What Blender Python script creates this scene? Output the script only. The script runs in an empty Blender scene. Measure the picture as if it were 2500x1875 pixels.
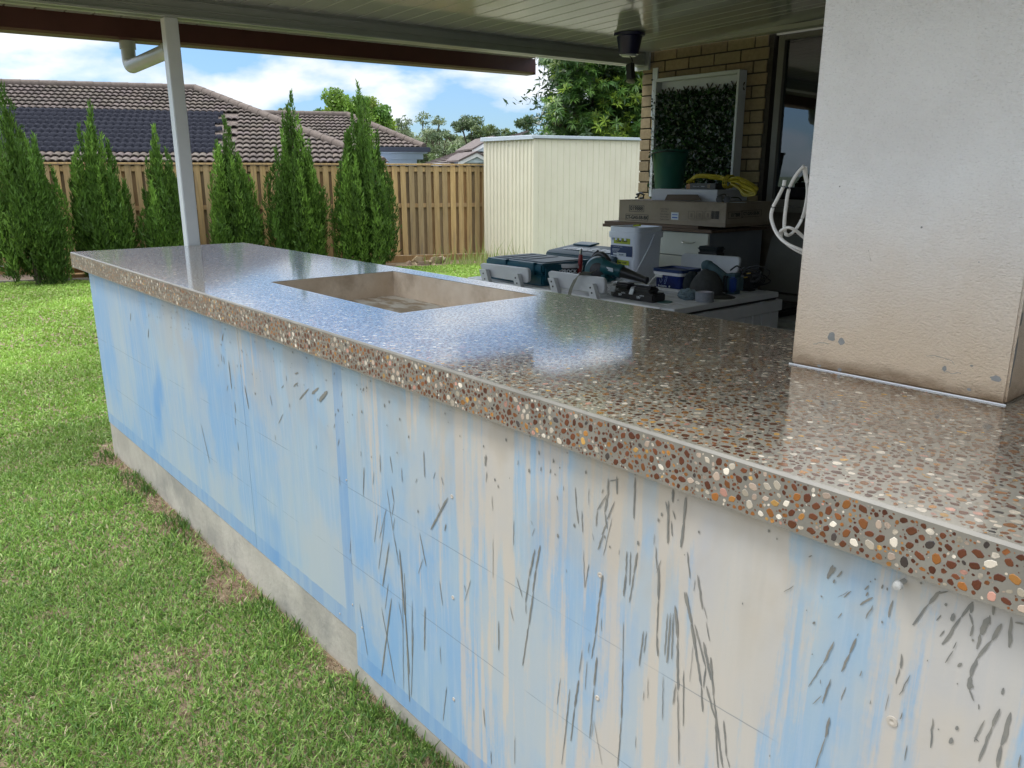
import bpy, bmesh, math, random
import numpy as np
from mathutils import Vector, Matrix, noise
PI=math.pi
C=bpy.context.scene.collection
S=bpy.context.scene
random.seed(7); np.random.seed(7)

# ------------------------------------------------------------------ camera
EYE=1.4245; FPX=1915.3759; PITCH=.2601; YAW=.7037      # lens data recovered from the photo (2500 px wide)
cam=bpy.data.cameras.new('camera'); co=bpy.data.objects.new('camera',cam); C.objects.link(co); S.camera=co
cam.sensor_width=36; cam.lens=36*FPX/2500; cam.clip_end=3000; cam.clip_start=.05
_c,_s=math.cos(YAW),math.sin(YAW); _cp,_sp=math.cos(PITCH),math.sin(PITCH)
FW=Vector((-_c*_cp,_s*_cp,-_sp)); RT=Vector((_s,_c,0)); UP=Vector((-_c*_sp,_s*_sp,_cp))
M=Matrix((RT,UP,-FW)).transposed().to_4x4(); M.translation=(0,0,EYE); co.matrix_world=M
# ------------------------------------------------------------------ light
S.render.engine='CYCLES'
S.view_settings.view_transform='Standard'; S.view_settings.look='None'; S.view_settings.gamma=1
S.view_settings.use_curve_mapping=False; S.view_settings.exposure=1.16
SUN_EL=math.radians(62); SUN_AZ=math.radians(222)       # azimuth of the sun seen from above, x axis = 0
sd=Vector((math.cos(SUN_EL)*math.cos(SUN_AZ),math.cos(SUN_EL)*math.sin(SUN_AZ),math.sin(SUN_EL)))
sun=bpy.data.lights.new('sun','SUN'); sun.energy=1.3; sun.angle=math.radians(20); sun.color=(1,.97,.93)
so=bpy.data.objects.new('sun',sun); C.objects.link(so); so.rotation_euler=sd.to_track_quat('Z','Y').to_euler(); so.location=(0,0,20)
W=bpy.data.worlds.new('World'); S.world=W; W.use_nodes=True
nt=W.node_tree; nt.nodes.clear(); N=nt.nodes.new; L=nt.links.new
out=N('ShaderNodeOutputWorld'); bg=N('ShaderNodeBackground'); bg.inputs[1].default_value=.12
sky=N('ShaderNodeTexSky'); sky.sky_type='NISHITA'; sky.sun_disc=False; sky.sun_elevation=SUN_EL
sky.sun_rotation=math.radians(90)-SUN_AZ; sky.ozone_density=2.2; sky.air_density=1.0; sky.dust_density=.4
tc=N('ShaderNodeTexCoord'); mp=N('ShaderNodeMapping'); mp.inputs['Scale'].default_value=(1,1,2.3); mp.inputs['Location'].default_value=(.35,.1,.22)
n1=N('ShaderNodeTexNoise'); n1.inputs['Scale'].default_value=5.2; n1.inputs['Detail'].default_value=7; n1.inputs['Roughness'].default_value=.52; n1.inputs['Distortion'].default_value=.15
rp=N('ShaderNodeValToRGB'); rp.color_ramp.elements[0].position=.50; rp.color_ramp.elements[1].position=.63
sep=N('ShaderNodeSeparateXYZ'); mr=N('ShaderNodeMapRange'); mr.inputs[1].default_value=.0; mr.inputs[2].default_value=.35; mr.inputs[3].default_value=0; mr.inputs[4].default_value=.12
add=N('ShaderNodeMath'); add.operation='ADD'
n2=N('ShaderNodeTexNoise'); n2.inputs['Scale'].default_value=9; n2.inputs['Detail'].default_value=4
cc=N('ShaderNodeMix'); cc.data_type='RGBA'; cc.inputs[6].default_value=(3.1,3.35,3.7,1); cc.inputs[7].default_value=(4.8,4.9,5.0,1)
mx=N('ShaderNodeMix'); mx.data_type='RGBA'
tint=N('ShaderNodeMix'); tint.data_type='RGBA'; tint.blend_type='MULTIPLY'; tint.inputs[0].default_value=1; tint.inputs[7].default_value=(.35,.5,.75,1)
el=N('ShaderNodeMapRange'); el.inputs[1].default_value=.12; el.inputs[2].default_value=.9; el.inputs[3].default_value=1; el.inputs[4].default_value=3.4
elc=N('ShaderNodeCombineXYZ'); ml=N('ShaderNodeMix'); ml.data_type='RGBA'; ml.blend_type='MULTIPLY'; ml.inputs[0].default_value=1
hz=N('ShaderNodeMix'); hz.data_type='RGBA'; hz.inputs[6].default_value=(.30,.40,.54,1); hz.inputs[7].default_value=(.9,.95,1,1); hm=N('ShaderNodeMapRange'); hm.inputs[1].default_value=0; hm.inputs[2].default_value=.7
L(tc.outputs['Generated'],mp.inputs[0]); L(mp.outputs[0],n1.inputs['Vector']); L(mp.outputs[0],n2.inputs['Vector'])
L(tc.outputs['Generated'],sep.inputs[0]); L(sep.outputs[2],mr.inputs[0]); L(n1.outputs[0],add.inputs[0]); L(mr.outputs[0],add.inputs[1])
L(add.outputs[0],rp.inputs[0]); L(rp.outputs[0],mx.inputs[0]); L(sky.outputs[0],tint.inputs[6]); L(sep.outputs[2],hm.inputs[0]); L(hm.outputs[0],hz.inputs[0]); L(hz.outputs[2],tint.inputs[7]); L(tint.outputs[2],mx.inputs[6])
L(n2.outputs[0],cc.inputs[0]); L(sep.outputs[2],el.inputs[0]); [L(el.outputs[0],elc.inputs[i]) for i in range(3)]; L(cc.outputs[2],ml.inputs[6]); L(elc.outputs[0],ml.inputs[7]); L(ml.outputs[2],mx.inputs[7]); L(mx.outputs[2],bg.inputs[0]); L(bg.outputs[0],out.inputs[0])

# ------------------------------------------------------------------ helpers
def ray(u,v): return FW+RT*((u-1250)/FPX)-UP*((v-937.5)/FPX)
def at(u,v,y):                 # point of the sight line on the vertical plane y
    d=ray(u,v); k=y/d.y; return Vector((d.x*k,y,EYE+d.z*k))
def rad(u0,u1,v,y):
    p=at((u0+u1)/2,v,y); return (u1-u0)/2*((p-Vector((0,0,EYE))).dot(FW))/FPX
def gz(u,v,z):                 # point of the sight line on the level z
    d=ray(u,v); k=(z-EYE)/d.z; return Vector((d.x*k,d.y*k,z))
def rnd(a,b): return random.uniform(a,b)

def col4(c): return (c[0],c[1],c[2],1)
def mat(name,c1,c2=None,scale=20,rough=.6,bump=0,bscale=None,stretch=(1,1,1),metal=0,objcol=False,attr=None,rnd_v=0,spec=.5,coat=0,thr=None,trans=0,detail=6,c3=None,c3scale=3,c3thr=(.5,.7),bstretch=None,rough2=None):
    m=bpy.data.materials.new(name); m.use_nodes=True; t=m.node_tree; b=t.nodes['Principled BSDF']; N=t.nodes.new; L=t.links.new
    b.inputs['Roughness'].default_value=rough; b.inputs['Metallic'].default_value=metal; b.inputs['Specular IOR Level'].default_value=spec
    b.inputs['Coat Weight'].default_value=coat; b.inputs['Coat Roughness'].default_value=.075; b.inputs['Coat IOR'].default_value=3.0 if coat else 1.5
    c2=c2 or c1
    tc=N('ShaderNodeTexCoord'); mp=N('ShaderNodeMapping'); mp.inputs['Scale'].default_value=stretch; L(tc.outputs['Object'],mp.inputs[0])
    oi=N('ShaderNodeObjectInfo')
    off=N('ShaderNodeVectorMath'); off.operation='ADD'; sc_=N('ShaderNodeVectorMath'); sc_.operation='SCALE'; sc_.inputs[3].default_value=7.3
    comb=N('ShaderNodeCombineXYZ'); L(oi.outputs['Random'],comb.inputs[0]); L(oi.outputs['Random'],comb.inputs[2]); L(comb.outputs[0],sc_.inputs[0])
    L(mp.outputs[0],off.inputs[0]); L(sc_.outputs[0],off.inputs[1])
    no=N('ShaderNodeTexNoise'); no.inputs['Scale'].default_value=scale; no.inputs['Detail'].default_value=detail; no.inputs['Roughness'].default_value=.6; L(off.outputs[0],no.inputs['Vector'])
    r=N('ShaderNodeValToRGB'); r.color_ramp.elements[0].position,r.color_ramp.elements[1].position=(thr or (.35,.65)); r.color_ramp.elements[0].color=col4(c1); r.color_ramp.elements[1].color=col4(c2)
    L(no.outputs[0],r.inputs[0]); c=r.outputs[0]
    if c3:
        n3=N('ShaderNodeTexNoise'); n3.inputs['Scale'].default_value=c3scale; n3.inputs['Detail'].default_value=8; n3.inputs['Roughness'].default_value=.65; L(off.outputs[0],n3.inputs['Vector'])
        r3=N('ShaderNodeValToRGB'); r3.color_ramp.elements[0].position,r3.color_ramp.elements[1].position=c3thr
        L(n3.outputs[0],r3.inputs[0]); m3=N('ShaderNodeMix'); m3.data_type='RGBA'; L(r3.outputs[0],m3.inputs[0]); L(c,m3.inputs[6]); m3.inputs[7].default_value=col4(c3); c=m3.outputs[2]
    def mul(a,bb):
        m_=N('ShaderNodeMix'); m_.data_type='RGBA'; m_.blend_type='MULTIPLY'; m_.inputs[0].default_value=1; L(a,m_.inputs[6]); L(bb,m_.inputs[7]); return m_.outputs[2]
    if objcol: c=mul(c,oi.outputs['Color'])
    if attr:
        a=N('ShaderNodeAttribute'); a.attribute_name=attr; c=mul(c,a.outputs['Color'])
    if rnd_v:
        mr=N('ShaderNodeMapRange'); mr.inputs[3].default_value=1-rnd_v; mr.inputs[4].default_value=1+rnd_v; L(oi.outputs['Random'],mr.inputs[0])
        cb=N('ShaderNodeCombineXYZ'); [L(mr.outputs[0],cb.inputs[i]) for i in range(3)]; c=mul(c,cb.outputs[0])
    L(c,b.inputs['Base Color'])
    if rough2 is not None:
        mr2=N('ShaderNodeMapRange'); mr2.inputs[1].default_value=.35; mr2.inputs[2].default_value=.65; mr2.inputs[3].default_value=rough; mr2.inputs[4].default_value=rough2; L(no.outputs[0],mr2.inputs[0]); L(mr2.outputs[0],b.inputs['Roughness'])
    if bump:
        nb=N('ShaderNodeTexNoise'); nb.inputs['Scale'].default_value=bscale or scale; nb.inputs['Detail'].default_value=5
        if bstretch:
            mb=N('ShaderNodeMapping'); mb.inputs['Scale'].default_value=bstretch; L(tc.outputs['Object'],mb.inputs[0]); L(mb.outputs[0],nb.inputs['Vector'])
        else: L(off.outputs[0],nb.inputs['Vector'])
        bp=N('ShaderNodeBump'); bp.inputs['Strength'].default_value=1; bp.inputs['Distance'].default_value=bump; L(nb.outputs[0],bp.inputs['Height']); L(bp.outputs[0],b.inputs['Normal'])
    if trans:
        tr=N('ShaderNodeBsdfTranslucent'); L(c,tr.inputs[0]); ms=N('ShaderNodeMixShader'); ms.inputs[0].default_value=trans
        o=t.nodes['Material Output']; L(b.outputs[0],ms.inputs[1]); L(tr.outputs[0],ms.inputs[2]); L(ms.outputs[0],o.inputs[0])
    return m

class MB:
    def __init__(s): s.v=[]; s.f=[]
    def box(s,x0,x1,y0,y1,z0,z1):
        b=len(s.v); s.v+=[(x,y,z) for z in (z0,z1) for y in (y0,y1) for x in (x0,x1)]
        s.f+=[tuple(b+i for i in q) for q in ((0,2,3,1),(4,5,7,6),(0,1,5,4),(2,6,7,3),(0,4,6,2),(1,3,7,5))]; return s
    def obox(s,c,ax,ay,az,hx,hy,hz):      # oriented box
        b=len(s.v); c=Vector(c); ax,ay,az=Vector(ax).normalized(),Vector(ay).normalized(),Vector(az).normalized()
        s.v+=[tuple(c+ax*(i*hx)+ay*(j*hy)+az*(k*hz)) for k in (-1,1) for j in (-1,1) for i in (-1,1)]
        s.f+=[tuple(b+i for i in q) for q in ((0,2,3,1),(4,5,7,6),(0,1,5,4),(2,6,7,3),(0,4,6,2),(1,3,7,5))]; return s
    def tube(s,pts,r,n=10,flat=1,cap=True):
        pts=[Vector(p) for p in pts]; base=len(s.v); up=Vector((0,0,1))
        for i,p in enumerate(pts):
            t=(pts[min(i+1,len(pts)-1)]-pts[max(i-1,0)]).normalized()
            a=t.cross(up) if abs(t.z)<.95 else t.cross(Vector((1,0,0))); a.normalize(); b=t.cross(a).normalized()
            rr=r[i] if isinstance(r,(list,tuple)) else r
            for k in range(n):
                an=2*PI*k/n; s.v.append(tuple(p+a*(math.cos(an)*rr)+b*(math.sin(an)*rr*flat)))
        for i in range(len(pts)-1):
            for k in range(n):
                s.f.append((base+i*n+k,base+i*n+(k+1)%n,base+(i+1)*n+(k+1)%n,base+(i+1)*n+k))
        if cap: s.f.append(tuple(base+k for k in range(n))[::-1]); s.f.append(tuple(base+(len(pts)-1)*n+k for k in range(n)))
        return s
    def lathe(s,c,prof,axis=(0,0,1),n=28,sx=1,sy=1):
        ax=Vector(axis).normalized(); a=ax.orthogonal().normalized() if abs(ax.z)<.99 else Vector((1,0,0)); b=ax.cross(a); base=len(s.v); c=Vector(c)
        for r,h in prof:
            for k in range(n):
                an=2*PI*k/n; s.v.append(tuple(c+a*(math.cos(an)*r*sx)+b*(math.sin(an)*r*sy)+ax*h))
        for i in range(len(prof)-1):
            for k in range(n): s.f.append((base+i*n+k,base+i*n+(k+1)%n,base+(i+1)*n+(k+1)%n,base+(i+1)*n+k))
        return s
    def prism(s,poly,d):                  # closed 3-D polygon pushed along d
        b=len(s.v); n=len(poly); d=Vector(d); s.v+=[tuple(Vector(p)) for p in poly]+[tuple(Vector(p)+d) for p in poly]
        s.f.append(tuple(range(b,b+n))); s.f.append(tuple(range(b+n,b+2*n))[::-1])
        for i in range(n): s.f.append((b+i,b+n+i,b+n+(i+1)%n,b+(i+1)%n)); 
        return s
    def quad(s,a,b_,c,d):
        b=len(s.v); s.v+=[tuple(a),tuple(b_),tuple(c),tuple(d)]; s.f.append((b,b+1,b+2,b+3)); return s
    def mesh(s,name,bevel=0,seg=1,fix=True,merge=False):
        me=bpy.data.meshes.new(name); me.from_pydata(s.v,[],s.f)
        if bevel or fix or merge:
            bm=bmesh.new(); bm.from_mesh(me)
            if merge: bmesh.ops.remove_doubles(bm,verts=bm.verts,dist=1e-5)
            if fix: bmesh.ops.recalc_face_normals(bm,faces=bm.faces)
            if bevel: bmesh.ops.bevel(bm,geom=[e for e in bm.edges if len(e.link_faces)==2 and e.calc_face_angle(0)>.6],offset=bevel,segments=seg,affect='EDGES',clamp_overlap=True)
            bm.to_mesh(me); bm.free()
        return me
def smooth(me,ang=40):
    me.polygons.foreach_set('use_smooth',[True]*len(me.polygons))
    try: me.set_sharp_from_angle(angle=math.radians(ang))
    except Exception: pass
    return me
def thing(name,label,cat,loc=(0,0,0),group=None):
    o=bpy.data.objects.new(name,None); o.empty_display_size=.1; C.objects.link(o); o.location=loc; o['label']=label; o['category']=cat
    if group: o['group']=group
    return o
def part(name,me,m,parent=None,label=None,kind=None,bevel=0,seg=1,sm=False,merge=False):
    if isinstance(me,MB): me=me.mesh(name,bevel,seg,merge=merge)
    if sm: smooth(me)
    if m: me.materials.clear(); me.materials.append(m)
    o=bpy.data.objects.new(name,me); C.objects.link(o)
    if parent is not None:
        o.parent=parent
        o.location=-parent.location if parent.type=='EMPTY' else (0,0,0)
    if label: o['label']=label
    if kind: o['kind']=kind
    return o
def struct(name,me,m,**k): return part(name,me,m,None,kind='structure',**k)
def solo(name,me,m,label,cat,group=None,**k):
    o=part(name,me,m,None,label=label,**k); o['category']=cat
    if group: o['group']=group
    return o
def put(name,me,parent,loc,color=None,rot=None,scale=None):      # a piece sharing its mesh
    o=bpy.data.objects.new(name,me); C.objects.link(o); o.parent=parent
    o.location=Vector(loc)-(parent.location if parent.type=='EMPTY' else (parent.location+parent.parent.location if parent.parent else parent.location))
    if color: o.color=color
    if rot: o.rotation_euler=rot
    if scale: o.scale=scale
    return o
def text(body,size,m,parent,origin,xdir,ydir,name='lettering',bold=0,shear=0,label=None,sx=1):
    cu=bpy.data.curves.new('t','FONT'); cu.body=body; cu.size=size; cu.align_x='CENTER'; cu.align_y='CENTER'; cu.offset=bold; cu.shear=shear
    to=bpy.data.objects.new('t',cu); me=bpy.data.meshes.new_from_object(to); bpy.data.objects.remove(to)
    x=Vector(xdir).normalized(); y=Vector(ydir).normalized(); z=x.cross(y); o_=Vector(origin)
    for v in me.vertices: v.co=o_+x*v.co.x*sx+y*v.co.y+z*.0006
    me.name=name; return part(name,me,m,parent,label=label)
def colattr(me,cols,name='Col'):
    a=me.color_attributes.new(name,'FLOAT_COLOR','POINT'); arr=np.ones((len(me.vertices),4),np.float32); arr[:,:3]=cols; a.data.foreach_set('color',arr.ravel())
def npmesh(name,V,F,cols=None):           # V (n,3), F (m,k) all the same length
    me=bpy.data.meshes.new(name); k=F.shape[1]; me.vertices.add(len(V)); me.vertices.foreach_set('co',V.astype(np.float32).ravel())
    me.loops.add(F.size); me.loops.foreach_set('vertex_index',F.astype(np.int32).ravel())
    me.polygons.add(len(F)); me.polygons.foreach_set('loop_start',np.arange(len(F),dtype=np.int32)*k)
    me.update(calc_edges=True); me.validate()
    if cols is not None: colattr(me,cols)
    return me

def smoothpts_early(P):
    o=[]
    for a,b_ in zip(P,P[1:]):
        for k in range(5): o.append(a.lerp(b_,k/5)+Vector((0,0,rnd(-.0015,.0015))))
    return o+[P[-1]]
# ------------------------------------------------------------------ ground
GX=[-40,-18,-15,-4.6,-4.2,-3.8,-3.0,-2.4,-1.9,-1.5,-1.27,0,3,9]; GW=[-.38,-.36,-.3,-.03,-.022,0,-.010,-.005,.012,.03,.045,.09,.1,.1]; GL=[-.38,-.36,-.3,-.09,-.07,-.06,-.05,-.04,-.03,0,.02,.05,.07,.07]
def gh(x,y):
    w=np.clip(1-(0.95-y)/.55,0,1)*(np.asarray(x)>-5.5); w=w*w*(3-2*w)
    return np.interp(x,GX,GW)*w+np.interp(x,GX,GL)*(1-w)+.012*np.sin(np.asarray(x)*2.1+np.asarray(y)*1.3)*np.sin(np.asarray(y)*1.7-np.asarray(x)*.6)
M_soil=mat('lawn_soil',(.15,.12,.065),(.21,.155,.095),scale=9,rough=.95,c3=(.22,.17,.11),c3scale=2.2,c3thr=(.6,.72),bump=.004,bscale=60)
gx=np.concatenate([np.linspace(-16,-6,60)[:-1],np.linspace(-6,3,110)]); gy=np.concatenate([np.linspace(-9,-1,30)[:-1],np.linspace(-1,.95,36)[:-1],np.linspace(.95,14,60)])
X,Y=np.meshgrid(gx,gy); Z=gh(X,Y); nx,ny=len(gx),len(gy)
V=np.stack([X.ravel(),Y.ravel(),Z.ravel()],1); idx=np.arange(nx*ny).reshape(ny,nx)
F=np.stack([idx[:-1,:-1].ravel(),idx[:-1,1:].ravel(),idx[1:,1:].ravel(),idx[1:,:-1].ravel()],1)
struct('lawn',smooth(npmesh('lawn',V,F)),M_soil)
M_far=mat('far_ground',(.05,.075,.025),(.08,.1,.04),scale=.4,rough=.95)
struct('ground',MB().quad((-900,-900,-.62),(900,-900,-.62),(900,900,-.62),(-900,900,-.62)),M_far)
# lawn grass
def blades(P,h,w,lean,cols,yawr=None):
    n=len(P); a=np.random.rand(n)*2*PI; la=np.random.rand(n)*2*PI if yawr is None else yawr
    ax=np.stack([np.cos(a),np.sin(a),np.zeros(n)],1); ld=np.stack([np.cos(la),np.sin(la),np.zeros(n)],1)
    h=h[:,None]; w=w[:,None]; le=lean[:,None]; up=np.array([[0,0,1.]])
    mid=P+(up*np.cos(le*.6)+ld*np.sin(le*.6))*h*.5; tip=mid+(up*np.cos(le*1.35)+ld*np.sin(le*1.35))*h*.5
    V=np.stack([P-ax*w*.4,P+ax*w*.4,mid+ax*w*.5,mid-ax*w*.5,tip],1)
    base=np.arange(n)[:,None]*5
    T=np.concatenate([base+np.array([[0,1,2]]),base+np.array([[0,2,3]]),base+np.array([[3,2,4]])])
    return V.reshape(-1,3),T,np.repeat(cols,5,0)
def infrustum(P,m=.16):
    d=P-np.array([0,0,EYE]); F_=np.array(FW);R_=np.array(RT);U_=np.array(UP); z=d@F_; x=(d@R_)/np.maximum(z,.01)*FPX; y=(d@U_)/np.maximum(z,.01)*FPX
    return (z>.3)&(abs(x)<1250*(1+m)+60)&(abs(y)<937*(1+m)+60)
GREEN=np.array([[.15,.27,.045],[.195,.32,.06],[.12,.23,.05],[.26,.38,.09],[.31,.38,.13],[.42,.34,.22],[.10,.185,.045]]); 
def sm(n): return n
def patch(x,y):       # bare / dead thatch close to the wall
    v=np.array([noise.noise(Vector((a*2.6,b*2.6,3)))+.5*noise.noise(Vector((a*7,b*7,1))) for a,b in zip(x,y)]); return v
bandsA=[(0,3.2,27000,(.018,.040),(.0026,.0050)),(3.2,5.2,15000,(.018,.036),(.0042,.0070)),(5.2,8.5,5200,(.02,.04),(.008,.013)),(8.5,17.5,1700,(.022,.045),(.014,.024))]
VV=[];TT=[];CC=[];nb=0
for d0,d1,den,hr,wr in bandsA:
    x0,x1,y0,y1=-min(d1,16),0.2,-min(d1,8.5),min(d1,12)
    n=int((x1-x0)*(y1-y0)*den); px=np.random.uniform(x0,x1,n); py=np.random.uniform(y0,y1,n)
    dd=np.hypot(px,py); k=(dd>=d0)&(dd<d1)&~((px>-4.41)&(py>.93)); 
    # garden bed in front of the fence and the patio are left free
    nn=px*-.911+py*.412; k&=(nn<14.85)
    P=np.stack([px,py,gh(px,py)],1)[k]; P=P[infrustum(P)]
    px,py=P[:,0],P[:,1]; pv=patch(px,py); wall=np.where(px>-4.6,np.clip(1-(.935-py)/.20,0,1)*1.15,0)-.25
    thin=(pv+wall*1.15>.58)&(np.random.rand(len(px))>.12)
    thin|=(pv>.5)&(np.random.rand(len(px))>.5)
    P=P[~thin]; pv=pv[~thin]; n=len(P)
    ci=np.random.choice(7,n,p=[.27,.25,.16,.14,.08,.04,.06]); cols=GREEN[ci]*np.random.uniform(.8,1.25,(n,1))
    dd=np.hypot(P[:,0],P[:,1]); t=np.clip((dd-3)/6,0,1)[:,None]; cols=cols*(1-t)+(cols*.45+np.array([.26,.41,.055])*.66)*t
    vn=np.array([noise.noise(Vector((a*.8,b*.8,9))) for a,b in zip(P[:,0],P[:,1])])[:,None]; cols=cols*(1+vn*.35)
    hn=np.array([noise.noise(Vector((a*5,b*5,4))) for a,b in zip(P[:,0],P[:,1])]); v,tt,cl=blades(P,np.random.uniform(*hr,n)*(1+.7*hn),np.random.uniform(*wr,n),np.random.uniform(.35,1.35,n),cols)
    VV.append(v);TT.append(tt+nb);CC.append(cl);nb+=len(v)
# longer runners and tufts against the wall and the plinth
pts=[]
for k in range(420):
    x=rnd(-4.5,-1.1); b=noise.noise(Vector((x*3.3,0,5)))
    if b<-.02: continue
    for q in range(random.randint(3,6)): pts.append((x+rnd(-.03,.03),.925-abs(random.gauss(0,.05)),0))
P=np.array(pts); P[:,2]=gh(P[:,0],P[:,1]); n=len(P)
v,tt,cl=blades(P,np.random.uniform(.03,.065,n),np.random.uniform(.003,.006,n),np.random.uniform(.1,.9,n),GREEN[np.random.choice([0,2,6],n)]*np.random.uniform(.6,.95,(n,1)))
VV.append(v);TT.append(tt+nb);CC.append(cl);nb+=len(v)
# dead thatch
px=np.random.uniform(-4.6,0,150000); py=np.random.uniform(-1.2,.93,150000); pv=patch(px,py); wall=np.clip(1-(.935-py)/.24,0,1)-.12
k=(pv+wall>.5); P=np.stack([px,py,gh(px,py)+.003],1)[k]; P=P[infrustum(P)]; n=len(P)
cols=np.array([[.3,.2,.12],[.22,.14,.09],[.4,.3,.2]])[np.random.randint(0,3,n)]*np.random.uniform(.7,1.2,(n,1))
v,tt,cl=blades(P,np.random.uniform(.012,.03,n),np.random.uniform(.002,.0035,n),np.random.uniform(1.0,1.5,n),cols)
VV.append(v);TT.append(tt+nb);CC.append(cl);nb+=len(v)
M_grass=mat('grass_blade',(1,1,1),rough=.5,attr='Col',trans=.25,spec=.35)
part('grass',npmesh('grass',np.concatenate(VV),np.concatenate(TT),np.concatenate(CC)),M_grass,kind='stuff')
# long seeding grass beside the shed
pts=[]
for k in range(900):
    p=gz(rnd(1120,1300),650,-.2); q=random.random(); pts.append((p.x-rnd(0,2.2)*.5,p.y+rnd(-.3,1.9),-.22))
P=np.array(pts); n=len(P); hh=np.where(np.random.rand(n)>.85,np.random.uniform(.3,.6,n),np.random.uniform(.08,.24,n))
v,tt,cl=blades(P,hh,np.random.uniform(.008,.016,n),np.random.uniform(0,.5,n),np.array([[.2,.3,.06],[.27,.33,.1],[.3,.3,.12]])[np.random.randint(0,3,n)])
part('long_grass',npmesh('long_grass',v,tt,cl),M_grass,kind='stuff')
# patio floor
M_conc=mat('floor_concrete',(.27,.26,.24),(.34,.33,.3),scale=6,rough=.7)
struct('patio_floor',MB().box(-4.6,3.2,1.05,7.5,-.5,.14),M_conc)

# ------------------------------------------------------------------ the outdoor bench: wall, slab
SZ=1.0426; ST=.077; SY0=.9047; SY1=1.818; SX0=-4.587; SX1=1.6
HX0,HX1,HY0,HY1=-2.795,-1.9035,1.195,1.729
M_slab=mat('hazed_polished_concrete',(.36,.335,.27),(.43,.40,.325),scale=14,rough=.24,coat=1,spec=1,c3=(.20,.185,.155),c3scale=40,c3thr=(.55,.75),bump=.0035,bscale=3.0)  # paler than the edge: reflection haze is put into the base colour
M_cast=mat('raw_cement',(.54,.42,.295),(.66,.55,.42),scale=7,rough=.85,c3=(.36,.27,.185),c3scale=5,bump=.004,bscale=25)
counter=thing('counter_slab','long polished concrete bench top with exposed pebbles and a rectangular sink cut-out','bench top',(-1.5,1.36,SZ-ST))
b=.0032; mb=MB()
def ring(x0,x1,y0,y1,z): 
    k=len(mb.v); mb.v+=[(x0,y0,z),(x1,y0,z),(x1,y1,z),(x0,y1,z)]; return [k,k+1,k+2,k+3]
# split the outer rim into many segments so the hand-trowelled top can undulate
r0=ring(SX0,SX1,SY0,SY1,SZ-ST); r1=ring(SX0,SX1,SY0,SY1,SZ-b*1.2); r2=ring(SX0+b*1.3,SX1-b,SY0+b*1.3,SY1-b,SZ)
h2=ring(HX0,HX1,HY0,HY1,SZ); h1=ring(HX0,HX1,HY0,HY1,SZ-ST)
def band(a,c):
    for i in range(4): mb.f.append((a[i],a[(i+1)%4],c[(i+1)%4],c[i]))
band(r0,r1); band(r1,r2); band(r2,h2); band(h1,h2); band(h1,r0)
slab=part('slab',mb,M_slab,counter)
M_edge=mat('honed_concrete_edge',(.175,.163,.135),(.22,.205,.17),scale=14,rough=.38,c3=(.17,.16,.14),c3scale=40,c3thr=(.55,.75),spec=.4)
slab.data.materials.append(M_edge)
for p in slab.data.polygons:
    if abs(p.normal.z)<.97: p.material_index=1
cut=MB(); cut.box(HX0-.05,HX1+.05,HY0-.05,HY1+.05,SZ-.125,SZ-.1)      # formwork floor under the opening
pan=part('cutout_floor',cut,mat('scraped_cement_floor',(.42,.33,.23),(.66,.62,.54),scale=9,rough=.8,stretch=(1,2.2,1),thr=(.45,.56),bump=.003,bscale=30),counter)
lin=MB(); e=.004
for (a0,a1,c0,c1) in ((HX0,HX1,HY1-e,HY1+.02),(HX0-.02,HX0+e,HY0,HY1),(HX1-e,HX1+.02,HY0,HY1),(HX0,HX1,HY0-.02,HY0+e)):
    lin.box(a0+(.001 if a1-a0>.1 else 0),a1-(.001 if a1-a0>.1 else 0),c0,c1,SZ-.1,SZ-.0015)
part('cutout_lining',lin,M_cast,counter)
# pebbles
PAL=[((.070,.022,.012),.20),((.10,.034,.016),.18),((.15,.058,.020),.14),((.2,.08,.020),.10),((.27,.13,.035),.08),((.38,.23,.07),.04),((.55,.52,.45),.06),((.38,.35,.29),.07),((.33,.27,.22),.06),((.36,.2,.16),.03),((.04,.035,.035),.03),((.27,.25,.2),.02)]
pc=np.array([p[0] for p in PAL]); pw=np.array([p[1] for p in PAL]); pw/=pw.sum()
def scatter(w,h,den,rmin,rmax,seed,ok=None,med=.0036,sig=.42):
    rg=np.random.RandomState(seed); n=int(w*h*den); R=np.clip(np.exp(rg.normal(math.log(med),sig,n)),rmin,rmax); R=np.sort(R)[::-1]
    cell=rmax*2.3; grid={}; res=[]
    U=rg.rand(n*5)*w; Vv=rg.rand(n*5)*h; k=0
    for r in R:
        for tr in range(5):
            x=U[k%(n*5)]; y=Vv[k%(n*5)]; k+=1
            if x<r or y<r or x>w-r or y>h-r or (ok and not ok(x,y,r)): continue
            i,j=int(x/cell),int(y/cell); bad=False
            for a in (-1,0,1):
                for c in (-1,0,1):
                    for (xx,yy,rr) in grid.get((i+a,j+c),()):
                        if (xx-x)**2+(yy-y)**2<(rr+r)**2*.93: bad=True;break
                    if bad:break
                if bad:break
            if not bad: grid.setdefault((i,j),[]).append((x,y,r)); res.append((x,y,r)); break
    return np.array(res)
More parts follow.
